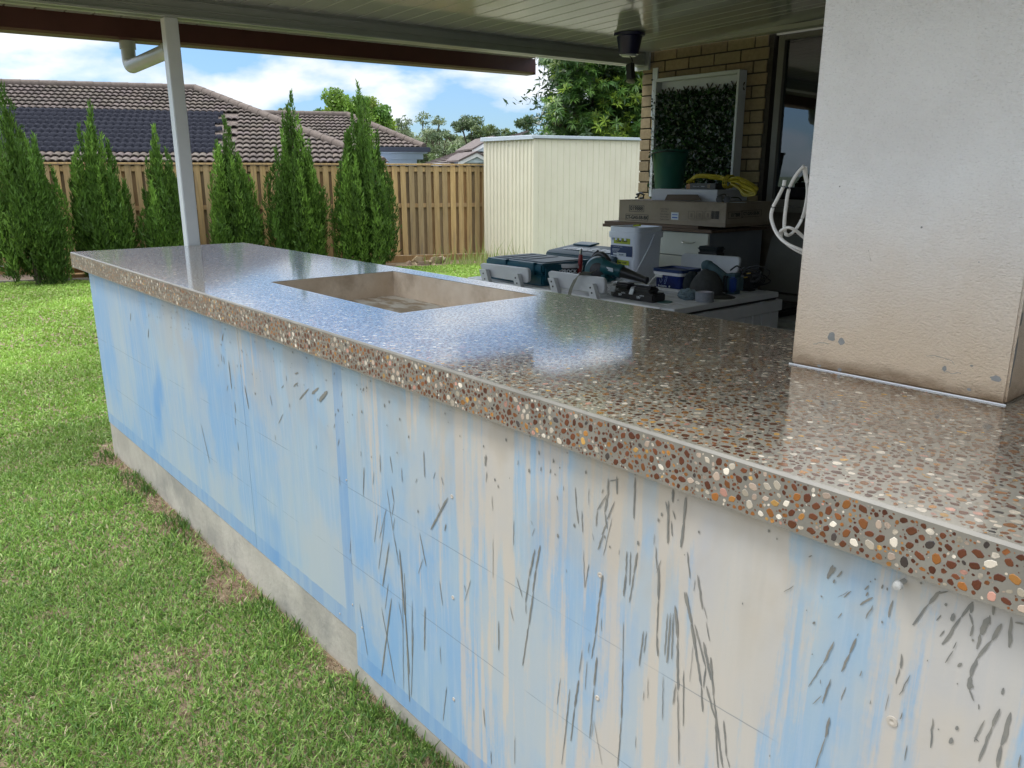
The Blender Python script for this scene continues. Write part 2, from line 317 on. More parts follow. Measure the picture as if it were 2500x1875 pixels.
def pebble_mesh(name,Q,org,ex,ey,nrm,lift,seed):
    rg=np.random.RandomState(seed); n=len(Q); K=8; an=np.linspace(0,2*PI,K,endpoint=False)[None,:]+rg.rand(n,1)*6
    el=rg.uniform(.62,1,(n,1)); rr=Q[:,2:3]*rg.uniform(.68,1.06,(n,K)); x=np.cos(an)*rr; y=np.sin(an)*rr*el; ph=rg.rand(n,1)*PI
    lx=x*np.cos(ph)-y*np.sin(ph)+Q[:,0:1]; ly=x*np.sin(ph)+y*np.cos(ph)+Q[:,1:2]
    V=np.array(org)[None,None]+lx[...,None]*np.array(ex)+ly[...,None]*np.array(ey)+np.array(nrm)*lift
    cols=pc[rg.choice(len(pc),n,p=pw)]*rg.uniform(.7,1.25,(n,1))
    return npmesh(name,V.reshape(-1,3),np.arange(n*K).reshape(n,K),np.repeat(cols,K,0))
M_peb=mat('pebble',(2.2,2.05,1.9),(1.5,1.4,1.3),scale=260,rough=.24,coat=1,attr='Col',spec=1,bump=.0035,bscale=3.0)  # top pebbles brightened too, reflected light included in their colour
M_pebo=mat('pebble_piece',(1.6,1.5,1.4),(.9,.85,.8),scale=220,rough=.12,objcol=True,spec=.6)
def okt(x,y,r):
    X_=SX0+.01+x; Y_=SY0+.006+y
    if HX0-r-.004<X_<HX1+r+.004 and HY0-r-.004<Y_<HY1+r+.004: return False
    if -.86-r<X_<-.43+r and Y_>1.475-r: return False
    return True
Q=scatter(5.3,SY1-SY0-.016,16000,.0015,.0085,3,okt,med=.0036)
part('pebble_spread',pebble_mesh('pebble_spread',Q,(SX0+.01,SY0+.006,SZ),(1,0,0),(0,1,0),(0,0,1),.00025,5),M_peb,counter,kind='stuff')
Q=scatter(5.3,ST-.0055,31000,.0011,.0076,4,None,med=.0026,sig=.58)
xs=SX0+.002+Q[:,0]; size=Q[:,2]/np.hypot(xs,SY0); o_=np.argsort(-size); big=o_[:290]; rest=o_[290:]
part('pebble_edge',pebble_mesh('pebble_edge',Q[rest],(SX0+.002,SY0,SZ-ST+.001),(1,0,0),(0,0,1),(0,-1,0),.0002,6),mat('pebble_honed',(1.5,1.4,1.3),(.9,.85,.8),scale=260,rough=.3,attr='Col',spec=.5),counter,kind='stuff')
pms=[]
for k in range(10):
    m_=MB(); K=9; el=rnd(.62,1); ring_=[(math.cos(2*PI*i/K)*rnd(.68,1.06),math.sin(2*PI*i/K)*rnd(.68,1.06)*el) for i in range(K)]
    m_.v=[(x,0,z) for x,z in ring_]+[(x*.86,-.0004,z*.86) for x,z in ring_]; m_.f=[(i,(i+1)%K,K+(i+1)%K,K+i) for i in range(K)]+[tuple(range(K,2*K))]
    me=m_.mesh('pebble'); me.materials.append(M_pebo); pms.append(me)
for i in big:
    x,z,r=Q[i]; cl=pc[np.random.choice(len(pc),p=pw)]*random.uniform(.75,1.25)
    put('pebble',random.choice(pms),counter,(SX0+.002+x,SY0-.0001,SZ-ST+.001+z),color=(*cl,1),rot=(0,rnd(0,6.28),0),scale=(r,1,r))

# bench wall
WY=.9355
def sheet_mat():
    m=bpy.data.materials.new('blue_stained_sheet'); m.use_nodes=True; t=m.node_tree; b=t.nodes['Principled BSDF']; N=t.nodes.new; L=t.links.new
    geo=N('ShaderNodeNewGeometry'); sep=N('ShaderNodeSeparateXYZ'); L(geo.outputs['Position'],sep.inputs[0])
    def nz(scale,st,det=5,ro=.55,dist=0,loc=(0,0,0)):
        mp=N('ShaderNodeMapping'); mp.inputs['Scale'].default_value=st; mp.inputs['Location'].default_value=loc; L(geo.outputs['Position'],mp.inputs[0]); n=N('ShaderNodeTexNoise'); n.inputs['Scale'].default_value=scale; n.inputs['Detail'].default_value=det; n.inputs['Roughness'].default_value=ro; n.inputs['Distortion'].default_value=dist; L(mp.outputs[0],n.inputs['Vector']); return n.outputs[0]
    def rng(s,a,b_,c=0,d=1,smooth=True):
        r=N('ShaderNodeMapRange'); r.interpolation_type='SMOOTHSTEP' if smooth else 'LINEAR'; r.inputs[1].default_value=a;r.inputs[2].default_value=b_;r.inputs[3].default_value=c;r.inputs[4].default_value=d; L(s,r.inputs[0]); return r.outputs[0]
    def mt(op,a,b_=0):
        r=N('ShaderNodeMath'); r.operation=op; r.use_clamp=False
        for i,q in enumerate((a,b_)):
            if isinstance(q,(int,float)): r.inputs[i].default_value=q
            else: L(q,r.inputs[i])
        return r.outputs[0]
    def mix(f,a,b_):
        r=N('ShaderNodeMix'); r.data_type='RGBA'
        if isinstance(f,(int,float)): r.inputs[0].default_value=f
        else: L(f,r.inputs[0])
        for i,q in ((6,a),(7,b_)):
            if isinstance(q,tuple): r.inputs[i].default_value=col4(q)
            else: L(q,r.inputs[i])
        return r.outputs[2]
    X,Z=sep.outputs[0],sep.outputs[2]
    cloud=nz(2.4,(1,1,.7),4); streak=nz(26,(1,1,.07),5,.6); fine=nz(90,(1,1,.06),4,.6); broad=nz(5,(1,1,.25),4)
    # washed-on blue oxide: patchy and streaked
    c=mix(rng(mt('ADD',mt('MULTIPLY',cloud,.7),mt('MULTIPLY',streak,.3)),.34,.64),(.31,.395,.44),(.185,.33,.50))
    c=mix(rng(fine,.46,.72,0,.35),c,(.39,.45,.50))
    deep=mt('MULTIPLY',rng(nz(3.1,(1,1,.45),3,.5,0,(3,0,1)),.58,.74),.7)
    c=mix(deep,c,(.085,.255,.50))
    # grey cement bloom, more towards the near end
    grey=mt('MULTIPLY',rng(nz(3.0,(1,1,.6),5,.6,0,(7,0,2)),.44,.58),rng(X,-4.4,-.9,.25,.8))
    c=mix(grey,c,(.375,.405,.40))
    # buff render wash running down: strong near x=-1.2, more continuous to the right
    side=rng(X,-1.75,-1.05,0,1); runs=nz(15,(1,1,.035),6,.62,.25,(1,0,0)); run2=nz(42,(1,1,.05),4,.6,.15)
    amt=mt('ADD',mt('MULTIPLY',runs,.66),mt('MULTIPLY',run2,.28)); amt=mt('ADD',amt,mt('MULTIPLY',nz(130,(1,1,.6),3,.6),.06))
    amt=mt('ADD',amt,mt('MULTIPLY',rng(broad,.35,.65),.12))
    amt=mt('ADD',amt,mt('MULTIPLY',mt('SUBTRACT',side,1),.155)); amt=mt('ADD',amt,mt('MULTIPLY',rng(Z,.25,.9),.045))
    c=mix(mt('MULTIPLY',rng(amt,.55,.625),.66),c,(.51,.425,.32))
    topb=mt('MULTIPLY',rng(Z,.55,.93),rng(nz(4.2,(1,1,.5),4,.6,.3,(9,0,4)),.50,.60)); topb=mt('MULTIPLY',topb,rng(X,-3.9,-3.0)); c=mix(mt('MULTIPLY',topb,.4),c,(.37,.31,.23))
    # bare blue bands left along the foot and the joint of the sheets
    foot=nz(30,(1,.0,.0),3); e=mt('MULTIPLY',mt('SUBTRACT',foot,.5),.012)
    zb=mt('ADD',mt('MULTIPLY',mt('GREATER_THAN',X,-1.775),-.098),.225)       # height of the band's top
    inb=mt('LESS_THAN',mt('ADD',Z,e),zb)
    jx=mt('MULTIPLY',mt('GREATER_THAN',mt('ADD',X,e),-1.835),mt('LESS_THAN',X,-1.773))
    bandm=mt('MAXIMUM',inb,jx)
    fade=rng(X,-1.3,-.9,1,.25)
    c=mix(mt('MULTIPLY',mt('MULTIPLY',bandm,.55),fade),c,mix(rng(streak,.4,.6),(.11,.25,.46),(.20,.32,.46)))
    # thin pencil-like seams
    for zz in (.395,.62):
        ln=mt('LESS_THAN',mt('ABSOLUTE',mt('SUBTRACT',mt('ADD',Z,mt('MULTIPLY',e,.15)),zz)),.0011); c=mix(mt('MULTIPLY',ln,rng(broad,.42,.55,.0,.55)),c,(.12,.15,.17))
    L(c,b.inputs['Base Color']); b.inputs['Roughness'].default_value=.62
    nb=N('ShaderNodeTexNoise'); nb.inputs['Scale'].default_value=160; L(geo.outputs['Position'],nb.inputs['Vector']); bp=N('ShaderNodeBump'); bp.inputs['Distance'].default_value=.00015; L(nb.outputs[0],bp.inputs['Height']); L(bp.outputs[0],b.inputs['Normal'])
    return m
M_sheet=sheet_mat()
M_plinth=mat('plinth_cement',(.31,.285,.235),(.42,.385,.32),scale=5,rough=.9,c3=(.23,.22,.19),c3scale=3,c3thr=(.5,.68),bump=.002,bscale=60)
bw=thing('bench_wall','blue washed cement sheet wall of the outdoor bench, streaked with dark drips','wall',(-1.5,1.2,-.4))
part('wall_sheet',MB().box(-4.39,-2.4745,WY,WY+.02,.167,SZ-ST+.0001),M_sheet,bw,bevel=.0012)
part('wall_sheet',MB().box(-2.4725,-1.7765,WY,WY+.02,.167,SZ-ST+.0001),M_sheet,bw,bevel=.0012)
part('wall_sheet',MB().box(-1.775,1.6,WY-.006,WY+.02,.076,SZ-ST+.0001),M_sheet,bw,bevel=.0015)
part('end_sheet',MB().box(-4.39,-4.375,WY+.021,SY1-.03,.167,SZ-ST+.0001),M_sheet,bw)
pl=MB(); 
pl.box(-4.386,-1.775,WY+.002,WY+.1,-.55,.1665); pl.box(-1.774,1.6,WY-.004,WY+.1,-.55,.0755); pl.box(-4.386,-4.3,WY+.1,SY1-.03,-.55,.1665)
part('plinth',pl,M_plinth,bw,bevel=.003)
part('back_sheet',MB().box(-4.37,1.6,SY1-.05,SY1-.03,.1,SZ-ST+.0001),M_plinth,bw)
# screw plugs
M_plug=mat('filler_plug',(.40,.36,.30),(.46,.41,.34),scale=90,rough=.8)
M_dark=mat('pit_black',(.03,.03,.03),rough=.6)
for u,v,r in ((1103.6,1212,.005),(1106,1458.7,.005),(1108,1707,.005),(1465,1403.6,.0055),(1458.6,1704,.0055),(2178,1761,.0075),(846,1172,.003),(861,1476,.003),(884,1532,.003),(830,1498,.003)):
    yy=WY-(.006 if u>872 else 0); p=at(u,v,yy); m_=MB().lathe(p,[(r,0.001),(r*.95,-.0012),(r*.5,-.0016),(.0001,-.0004)],axis=(0,1,0),n=12); part('screw_plug',m_,M_plug,bw)
p=at(2208,1418,WY-.006); part('wall_bolt',MB().lathe(p,[(.0001,-.022),(.005,-.021),(.006,-.016),(.0035,-.012),(.0035,.002)],axis=(0,1,0),n=14),mat('bolt_head',(.4,.4,.38),rough=.4),bw,sm=True)
# dark slurry drips: (u1,v1,u2,v2,width in photo px)
A=[(309,200,341,420,3),(333,185,346,270,5),(346,270,336,340,3),(341,420,372,600,4),(374,515,402,860,9),(400,640,412,1000,6),(404,850,425,1170,7),(412,1000,428,1315,6),(388,600,396,1250,3),(370,790,396,930,3),(441,785,440,1085,4),(447,925,436,1290,4),(321,480,286,710,6),(316,695,300,830,3),(333,770,281,1180,8),(281,820,352,1218,5),(306,300,270,460,3),(350,350,340,420,3),(262,335,243,480,2),(300,350,265,620,3),(508,815,504,1045,6),(480,430,514,605,6),(498,565,472,645,3),(584,680,600,810,4),(586,1020,592,1115,3),(622,1232,602,1412,4),(627,245,538,412,10),(617,382,611,420,6),(576,275,590,320,3),(562,112,553,148,4),(592,135,603,180,4),(500,0,506,140,5),(386,90,388,165,4),(325,30,338,118,4),(188,90,186,240,3),(272,20,275,115,4),(147,272,140,328,4),(130,320,122,400,3),(122,430,116,540,3),(120,555,165,800,2),(165,800,208,1070,2),(240,110,236,180,2),(466,145,460,170,3),(748,675,716,786,3),(712,700,722,740,2),(1083,515,1052,660,10),(1052,660,1033,795,8),(1033,795,1037,855,4),(1110,495,1088,620,11),(1088,620,1070,740,9),(1074,740,1050,910,9),(1050,910,1018,1125,7),(986,660,1016,765,5),(952,810,970,890,4),(892,890,893,1045,6),(864,460,864,665,3),(858,235,861,315,3),(973,365,971,495,5),(1081,405,1068,447,3),(1062,365,1068,390,3),(827,20,822,80,10),(832,110,828,165,5),(820,30,824,60,7),(1293,190,1300,300,8),(1300,300,1310,382,10),(1328,315,1332,428,7),(1365,195,1362,285,3),(1337,520,1342,718,4),(1365,592,1344,716,5),(1465,145,1463,240,13),(1463,240,1448,320,16),(1448,320,1460,410,9),(1440,200,1433,225,6),(1500,265,1460,360,8),(1487,350,1440,550,4),(1460,230,1408,310,9),(1408,310,1402,395,8),(1463,370,1432,440,9),(1440,435,1412,518,9),(1510,135,1512,228,13),(1475,160,1520,148,8),(1606,140,1600,355,13),(1766,265,1780,340,9),(1780,340,1776,485,14),(1795,368,1800,448,6),(1803,205,1803,270,15),(1805,312,1816,360,9),(1870,245,1858,380,14),(1858,380,1845,505,12),(1563,525,1558,640,8),(1558,640,1546,762,12),(1583,528,1578,705,8),(1618,532,1600,640,12),(1600,640,1577,796,8),(1437,650,1420,770,12),(1420,770,1400,960,10),(1400,960,1378,1088,7),(1714,500,1720,620,7),(1742,572,1718,640,6),(1730,600,1728,780,16),(1728,780,1720,960,9),(1720,960,1724,1075,13),(1880,530,1894,668,6),(1545,895,1543,1100,5),(1543,1100,1535,1400,11),(1535,1400,1515,1650,7),(1650,942,1628,1126,8),(1666,945,1652,1060,6),(1430,875,1430,945,4),(1366,1000,1362,1060,4),(1330,1042,1313,1165,5),(1355,1100,1345,1250,4),(1406,1078,1392,1230,12),(1392,1230,1368,1505,6),(1312,1200,1290,1340,13),(1290,1340,1270,1520,8),(1265,1245,1235,1545,6),(1216,1188,1198,1330,4),(1260,1320,1222,1640,4),(1390,1410,1432,1640,3),(1387,1410,1380,1500,3),(1674,1187,1672,1295,4),(1652,1258,1650,1310,4),(1753,1180,1748,1410,5),(1610,1490,1609,1555,3),(1247,620,1249,638,4),(1860,1150,1858,1440,8),(1792,848,1772,1110,10),(1806,850,1796,1090,9),(1776,850,1760,1070,7),(1816,810,1828,980,20),(1828,980,1830,1250,16),(1818,1220,1804,1328,8),(1828,1250,1835,1640,7),(1872,740,1898,900,18),(1898,900,1925,1060,16),(1707,435,1704,495,4),(978,1490,976,1640,3),(812,1345,822,1445,4),(852,1570,856,1640,5),(1198,235,1202,260,5),(1233,185,1231,210,4),(1180,40,1176,65,7),(1115,85,1113,108,6),(1102,0,1103,22,8),(1165,95,1160,118,6),(995,50,992,75,4),(952,140,950,150,4),(1382,430,1390,470,3),(1525,517,1521,545,3)]
B=[(150,740,190,900,17),(190,900,240,1230,15),(240,1230,246,1365,11),(205,910,262,1130,13),(262,1130,250,1240,9),(250,1000,290,1200,16),(265,1230,310,1400,12),(288,1080,302,1280,13),(302,1280,335,1520,10),(320,1440,352,1659,12),(312,1400,326,1659,8),(355,1410,372,1600,9),(372,1600,388,1659,6),(220,650,245,830,11),(207,675,200,735,4),(253,815,270,880,4),(265,895,282,995,6),(195,1020,180,1210,3),(166,530,180,665,7),(160,245,148,370,15),(148,370,132,505,14),(67,262,64,485,12),(92,315,102,355,9),(84,370,88,448,6),(95,203,90,265,14),(820,550,800,556,8),(930,600,900,670,26),(940,610,915,640,22),(975,628,950,662,11),(940,675,930,692,12),(722,706,672,740,5),(1025,735,985,768,8),(1010,735,955,770,3),(975,848,955,878,6),(1137,808,1098,878,9),(1115,705,1092,726,12),(1135,765,1068,806,13),(1112,740,1100,760,12),(1240,782,1216,870,13),(1190,700,1180,720,12),(1212,715,1208,730,10),(935,1000,878,1110,15),(878,1110,800,1235,7),(1050,980,1015,1060,17),(1015,1060,972,1155,14),(1060,955,1052,970,5),(1078,1150,1068,1180,6),(916,1195,873,1322,11),(868,1280,822,1325,5),(996,1235,970,1305,7),(862,1195,860,1218,4),(1285,1062,1284,1140,15),(1275,1140,1258,1220,9),(1332,1172,1275,1278,7),(1220,1273,1200,1360,4),(1290,1368,1278,1405,7),(1125,1305,1120,1325,4),(910,1395,888,1500,17),(888,1500,835,1659,8),(1450,1400,1440,1555,13),(1315,1540,1303,1620,7),(1530,735,1470,745,14),(1490,735,1430,800,26),(1430,800,1345,912,18),(1660,790,1600,870,22),(1600,870,1500,1015,22),(1655,790,1650,850,22),(1640,850,1660,910,14),(1660,910,1645,970,16),(1770,800,1765,860,20),(1740,870,1700,960,38),(1700,960,1684,1040,22),(1750,860,1750,910,12),(1810,905,1760,990,30),(1760,990,1680,1085,22),(1680,1085,1645,1180,26),(1645,1180,1640,1250,30),(1640,1250,1665,1308,14),(1860,870,1850,1030,26),(1927,905,1880,900,16),(1560,850,1545,890,30),(1525,800,1515,812,20),(1495,860,1468,888,10),(1510,940,1486,972,10),(1575,1000,1555,1035,8),(1558,1045,1515,1110,9),(1600,1110,1580,1130,18),(1580,1215,1576,1222,10),(1690,1325,1686,1352,9),(1820,1240,1810,1275,18),(1800,1350,1760,1440,24),(1760,1440,1690,1625,18),(1720,1410,1665,1520,14),(1665,1500,1690,1522,10),(1860,1370,1810,1540,34),(1810,1540,1785,1655,30),(1550,1500,1535,1530,24),(1580,1440,1570,1460,18),(1910,1590,1898,1659,12),(835,895,822,905,12),(1425,1095,1420,1102,8),(790,830,788,838,4),(600,1590,595,1600,4),(820,1060,818,1068,5)]
D=[(1007,420,1000,465,8),(990,485,998,492,4),(1040,585,1060,765,6),(1140,740,1166,890,5),(1010,560,1014,610,4),(995,545,1000,595,3),(975,610,977,625,3),(1093,610,1096,630,3),(1120,520,1130,538,5),(1115,610,1118,630,4),(1078,845,1086,915,5),(1080,945,1084,990,3),(1037,740,1030,775,3),(868,980,925,1230,3),(1097,1093,1104,1150,3),(430,290,430,340,3),(545,295,543,315,3),(541,388,540,445,4),(1398,678,1402,715,3),(1383,742,1371,760,3),(1472,725,1446,748,7),(1475,660,1455,672,6),(1540,762,1482,830,8),(1602,757,1560,795,12),(1655,778,1605,840,18),(1510,732,1510,745,3),(1298,802,1312,868,5),(1380,920,1352,980,3),(1752,765,1742,810,5),(1757,810,1752,880,6),(1708,915,1704,935,4),(1702,980,1697,1008,4),(1730,1075,1722,1120,4),(1838,962,1826,1018,9),(1808,1008,1790,1052,6),(1830,1040,1824,1062,5),(1883,757,1877,778,8),(1816,915,1812,932,4),(1885,1250,1880,1390,4),(1836,1475,1825,1545,4),(1330,1050,1334,1085,2),(1537,593,1536,600,4),(1700,660,1697,680,4),(1730,1305,1735,1365,3),(1865,1150,1865,1185,3),(1420,855,1420,880,4),(1588,1115,1587,1140,2),(1365,585,1366,600,3)]
st=MB()
def streak(u1,v1,u2,v2,w,thin=False):
    yy=WY-(.006 if (u1+u2)/2>871 else 0)-.0007-rnd(0,.0008)
    p,q=at(u1,v1,yy),at(u2,v2,yy); s1=at(u1+w,v1,yy); wd=(s1-p).length*.5; ln=(q-p).length; n=max(4,min(16,int(ln/.008)))
    if q.z>p.z: p,q=q,p
    d=(q-p).normalized(); sd_=Vector((-d.z,0,d.x)); k0=len(st.v); ph=rnd(0,9)
    for i in range(n+1):
        t=i/n; ww=wd*(min(1,t*5+.25))*(min(1,(1-t)*7+.45))*(1+.35*noise.noise(Vector((t*ln*160,ph,0))))
        c=p+(q-p)*t+sd_*(.0012*noise.noise(Vector((t*ln*90,ph,5))))
        st.v+=[tuple(c-sd_*ww),tuple(c+sd_*ww)]
    for i in range(n): st.f.append((k0+2*i,k0+2*i+1,k0+2*i+3,k0+2*i+2))
for (a,b_,c,d,w) in A: streak(800+a/2.141,1100+b_/2.141,800+c/2.141,1100+d/2.141,max(w*.62/2.141,.9))
for (a,b_,c,d,w) in B: 
    if a<155 and b_<700: pass
    streak(1600+a/2.141,1100+b_/2.141,1600+c/2.141,1100+d/2.141,max(w*.7/2.141,1.0))
for (a,b_,c,d,w) in D: streak(150+a/2.552,650+b_/2.552,150+c/2.552,650+d/2.552,max(w*.62/2.552,.8))
for k in range(150):                                 # fine spatter under the slab edge
    x=rnd(-3.6,-.1); z=SZ-ST-abs(random.gauss(0,.09))-.01
    r=rnd(.0008,.0028); c=Vector((x,WY-.0072,z)) if x>-1.77 else Vector((x,WY-.0012,z)); k0=len(st.v)
    st.v+=[tuple(c+Vector((math.cos(a)*r,0,math.sin(a)*r*rnd(1,2.2)))) for a in (0,1.26,2.5,3.77,5.0)]; st.f.append(tuple(range(k0,k0+5)))
M_drip=mat('slurry_drip',(.15,.155,.145),(.22,.21,.18),scale=30,rough=.5)
part('drip_stains',st.mesh('drip_stains',fix=False),M_drip,bw,kind='stuff')

# ------------------------------------------------------------------ pillar
def pillar_mat():
    m=bpy.data.materials.new('textured_render'); m.use_nodes=True; t=m.node_tree; b=t.nodes['Principled BSDF']; N=t.nodes.new; L=t.links.new
    geo=N('ShaderNodeNewGeometry'); sep=N('ShaderNodeSeparateXYZ'); L(geo.outputs['Position'],sep.inputs[0])
    def nz(s,st=(1,1,1),det=5,ro=.6):
        mp=N('ShaderNodeMapping'); mp.inputs['Scale'].default_value=st; L(geo.outputs['Position'],mp.inputs[0]); n=N('ShaderNodeTexNoise'); n.inputs['Scale'].default_value=s; n.inputs['Detail'].default_value=det; n.inputs['Roughness'].default_value=ro; L(mp.outputs[0],n.inputs['Vector']); return n.outputs[0]
    def mix(f,a,c):
        r=N('ShaderNodeMix'); r.data_type='RGBA'; L(f,r.inputs[0])
        for i,q in ((6,a),(7,c)):
            if isinstance(q,tuple): r.inputs[i].default_value=col4(q)
            else: L(q,r.inputs[i])
        return r.outputs[2]
    def rng(s,a,b_,c=0,d=1):
        r=N('ShaderNodeMapRange'); r.interpolation_type='SMOOTHSTEP'; r.inputs[1].default_value=a;r.inputs[2].default_value=b_;r.inputs[3].default_value=c;r.inputs[4].default_value=d; L(s,r.inputs[0]); return r.outputs[0]
    def mt(op,a,b_=0):
        r=N('ShaderNodeMath'); r.operation=op
        for i,q in enumerate((a,b_)):
            if isinstance(q,(int,float)): r.inputs[i].default_value=q
            else: L(q,r.inputs[i])
        return r.outputs[0]
    c=mix(rng(nz(5),.35,.65),(.77,.75,.725),(.84,.825,.80))
    grit=nz(210,(1,1,1.5),3,.5); c=mix(rng(grit,.55,.72,0,.25),c,(.33,.31,.29))
    z=mt('ADD',sep.outputs[2],mt('MULTIPLY',mt('SUBTRACT',nz(7),.5),.12))
    c=mix(rng(z,SZ+.02,SZ+.40,.9,0),c,(.66,.49,.32))                      # splash-back soil stain
    z2=mt('ADD',sep.outputs[2],mt('MULTIPLY',mt('SUBTRACT',nz(22,(1,1,2)),.5),.05)); c=mix(rng(z2,SZ-.005,SZ+.045,.95,0),c,(.24,.155,.085))
    sp=rng(nz(19),.70,.73,0,.5); sp=mt('MULTIPLY',sp,rng(sep.outputs[2],SZ+.05,SZ+.22,1,0)); c=mix(sp,c,(.25,.24,.22))
    L(c,b.inputs['Base Color']); b.inputs['Roughness'].default_value=.9
    bp=N('ShaderNodeBump'); bp.inputs['Distance'].default_value=.0055; bp.inputs['Strength'].default_value=1; L(nz(190,(1,1,1.7),4,.55),bp.inputs['Height']); L(bp.outputs[0],b.inputs['Normal'])
    return m
PX0,PX1,PY0,PY1=-.842,-.4374,1.481,1.80
pil=thing('rendered_pillar','thick pillar with rough pale grey render, stained brown where it meets the bench top','pillar',(-.64,1.64,0))
part('shaft',MB().box(PX0,PX1,PY0,PY1,SZ+.0008,2.36),pillar_mat(),pil,bevel=.004,seg=2)
M_white=mat('white_paint',(.72,.73,.73),(.78,.78,.78),scale=8,rough=.35)
bead=MB().tube([(PX0-.002,PY0-.003,SZ+.0013),(PX1+.002,PY0-.003,SZ+.0013)],.0014,8); part('sealant_bead',bead,M_white,pil)
# grey patch marks on the render are separate thin dabs of mortar
M_patch=mat('mortar_dab',(.24,.235,.215),(.29,.28,.26),scale=60,rough=.9)
for (u,v,w,h) in ((2030,822,10,13),(2054,834,9,9),(2432,925,17,10),(2050,903,6,5),(2366,951,6,5),(2000,893,5,4),(2306,900,6,8),(2372,893,4,3),(2250,555,3,3),(2050,455,2,1.6),(2390,640,2,1.5)):
    p=at(u,v,PY0-.0006); q=at(u+w,v,PY0-.0006); r=(q-p).length; K=11; pts=[tuple(p+Vector((math.cos(2*PI*i/K)*r*rnd(.65,1.1),0,math.sin(2*PI*i/K)*r*h/w*rnd(.65,1.1)))) for i in range(K)]
    m_=MB(); m_.v=pts; m_.f=[tuple(range(K))]; part('mortar_dab',m_.mesh('mortar_dab',fix=False),M_patch,pil)
for (y,z,ry,rz) in ((1.487,SZ+.09,.005,.03),(1.489,SZ+.15,.004,.012),(1.486,SZ+.05,.003,.02)):
    m_=MB(); K=9; m_.v=[(PX1+.0008,y+math.cos(2*PI*i/K)*ry,z+math.sin(2*PI*i/K)*rz*rnd(.8,1.1)) for i in range(K)]; m_.f=[tuple(range(K))]; part('mortar_dab',m_.mesh('mortar_dab',fix=False),M_patch,pil)
M_crack=mat('hairline_crack',(.42,.36,.29),rough=.9)
for pts_ in ([(2262,870),(2285,868),(2305,872),(2318,880),(2330,892)],[(2300,905),(2322,912),(2345,910)],[(1985,840),(2005,838),(2022,842)],[(2120,610),(2128,640),(2124,668)]):
    P_=smoothpts_early([at(u+rnd(-2,2),v+rnd(-2,2),PY0-.0004) for u,v in pts_]); m_=MB()
    for p in P_: w=rnd(.0003,.0011); m_.v+=[tuple(p-Vector((0,0,w))),tuple(p+Vector((0,0,w)))]
    m_.f=[(2*i,2*i+2,2*i+3,2*i+1) for i in range(len(P_)-1)]; part('hairline_crack',m_.mesh('hairline_crack',fix=False),M_crack,pil)
# conduit and knotted cable behind the pillar's left edge
M_cable=mat('white_cable_sheath',(.62,.61,.58),(.70,.69,.66),scale=40,rough=.45,c3=(.35,.33,.30),c3scale=30,c3thr=(.62,.72))
M_pvc=mat('grey_pvc',(.50,.56,.56),(.56,.60,.60),scale=10,rough=.35)
cab=thing('loose_cable','stiff white cable knotted in loops, hanging from a conduit on the pillar','cable',(-.87,1.56,1.3))
CY=1.56
def cz(pts,dy): return [at(1800+a/2.074,300+b_/2.074,CY+d) for (a,b_),d in zip(pts,dy)]
def smoothpts(P,n=6):
    P=[Vector(p) for p in P]; o=[]
    for i in range(len(P)-1):
        p0,p1,p2,p3=P[max(i-1,0)],P[i],P[i+1],P[min(i+2,len(P)-1)]
        for k in range(n):
            t=k/n; o.append(.5*((2*p1)+(p2-p0)*t+(2*p0-5*p1+4*p2-p3)*t*t+(3*p1-p0-3*p2+p3)*t**3))
    return o+[P[-1]]
c1=cz([(338,218),(300,262),(262,335),(246,430),(238,520),(245,560),(262,568),(295,540),(330,480),(350,400),(356,330),(345,260),(342,225)],[0,0,0,0,0,0,.012,.02,.03,.03,.03,.02,.01])
c2=cz([(240,290),(232,325),(205,380),(180,430),(172,480),(190,540),(222,588),(265,618),(330,645),(360,655)],[-.012]*8+[0,.02])
c3=cz([(380,625),(335,580),(300,548),(262,530),(232,540),(218,558),(224,585),(255,615),(300,645),(345,668)],[.03,.02,.0,-.015,-.012,0,.008,.01,.01,.02])
for c_ in (c1,c2,c3): part('cable_run',MB().tube(smoothpts(c_,7),.0052,10,flat=.62),M_cable,cab,sm=True)
p=at(1975,393,CY); part('conduit_stub',MB().lathe((PX0+.001,CY+.005,p.z),[(.012,0),(.0155,.001),(.0155,.012),(.014,.019),(.006,.022),(.0001,.0222)],axis=(-1,0,0),n=18),M_pvc,cab,sm=True)

# ------------------------------------------------------------------ patio roof
def rz_(x,y): return 2.345+.03*(x+4.62)+.017*(y-1.96)
RY0,RY1=.60,5.39; RXL=-5.42; RXR=3.2
M_ceil=mat('gloss_ceiling_enamel',(.45,.46,.43),(.48,.49,.46),scale=3,rough=.10,spec=.5,bump=.0012,bscale=5)
roof=thing('patio_roof','flat patio roof of long grooved glossy panels over the bench','roof',(-1,2.5,2.3))
prof=[]; y=RY0; pw_=.147; g=.004
while y<4.93:
    e_=min(y+pw_,4.95); prof.append((y+g,e_-g)); y+=pw_
prof.append((4.965,5.385))
part('edge_fascia',MB().prism([(RXL,RY0-.03,rz_(RXL,RY0)-.13),(RXR,RY0-.03,2.21),(RXR,RY0-.03,rz_(RXR,RY0)+.09),(RXL,RY0-.03,rz_(RXL,RY0)+.09)],(0,.028,0)),mat('fascia_paint',(.36,.385,.36),rough=.35),roof)
for k,(a,c_) in enumerate(prof):
    xl=RXL if c_<4.73 else -4.66
    m_=MB(); vs=[(xl,a,rz_(xl,a)),(RXR,a,rz_(RXR,a)),(RXR,c_,rz_(RXR,c_)),(xl,c_,rz_(xl,c_))]
    m_.prism(vs,(0,0,.05)); part('roof_panel',m_,M_ceil,roof,bevel=.0025)
M_roofbk=mat('roof_top_steel',(.05,.05,.05),rough=.6)
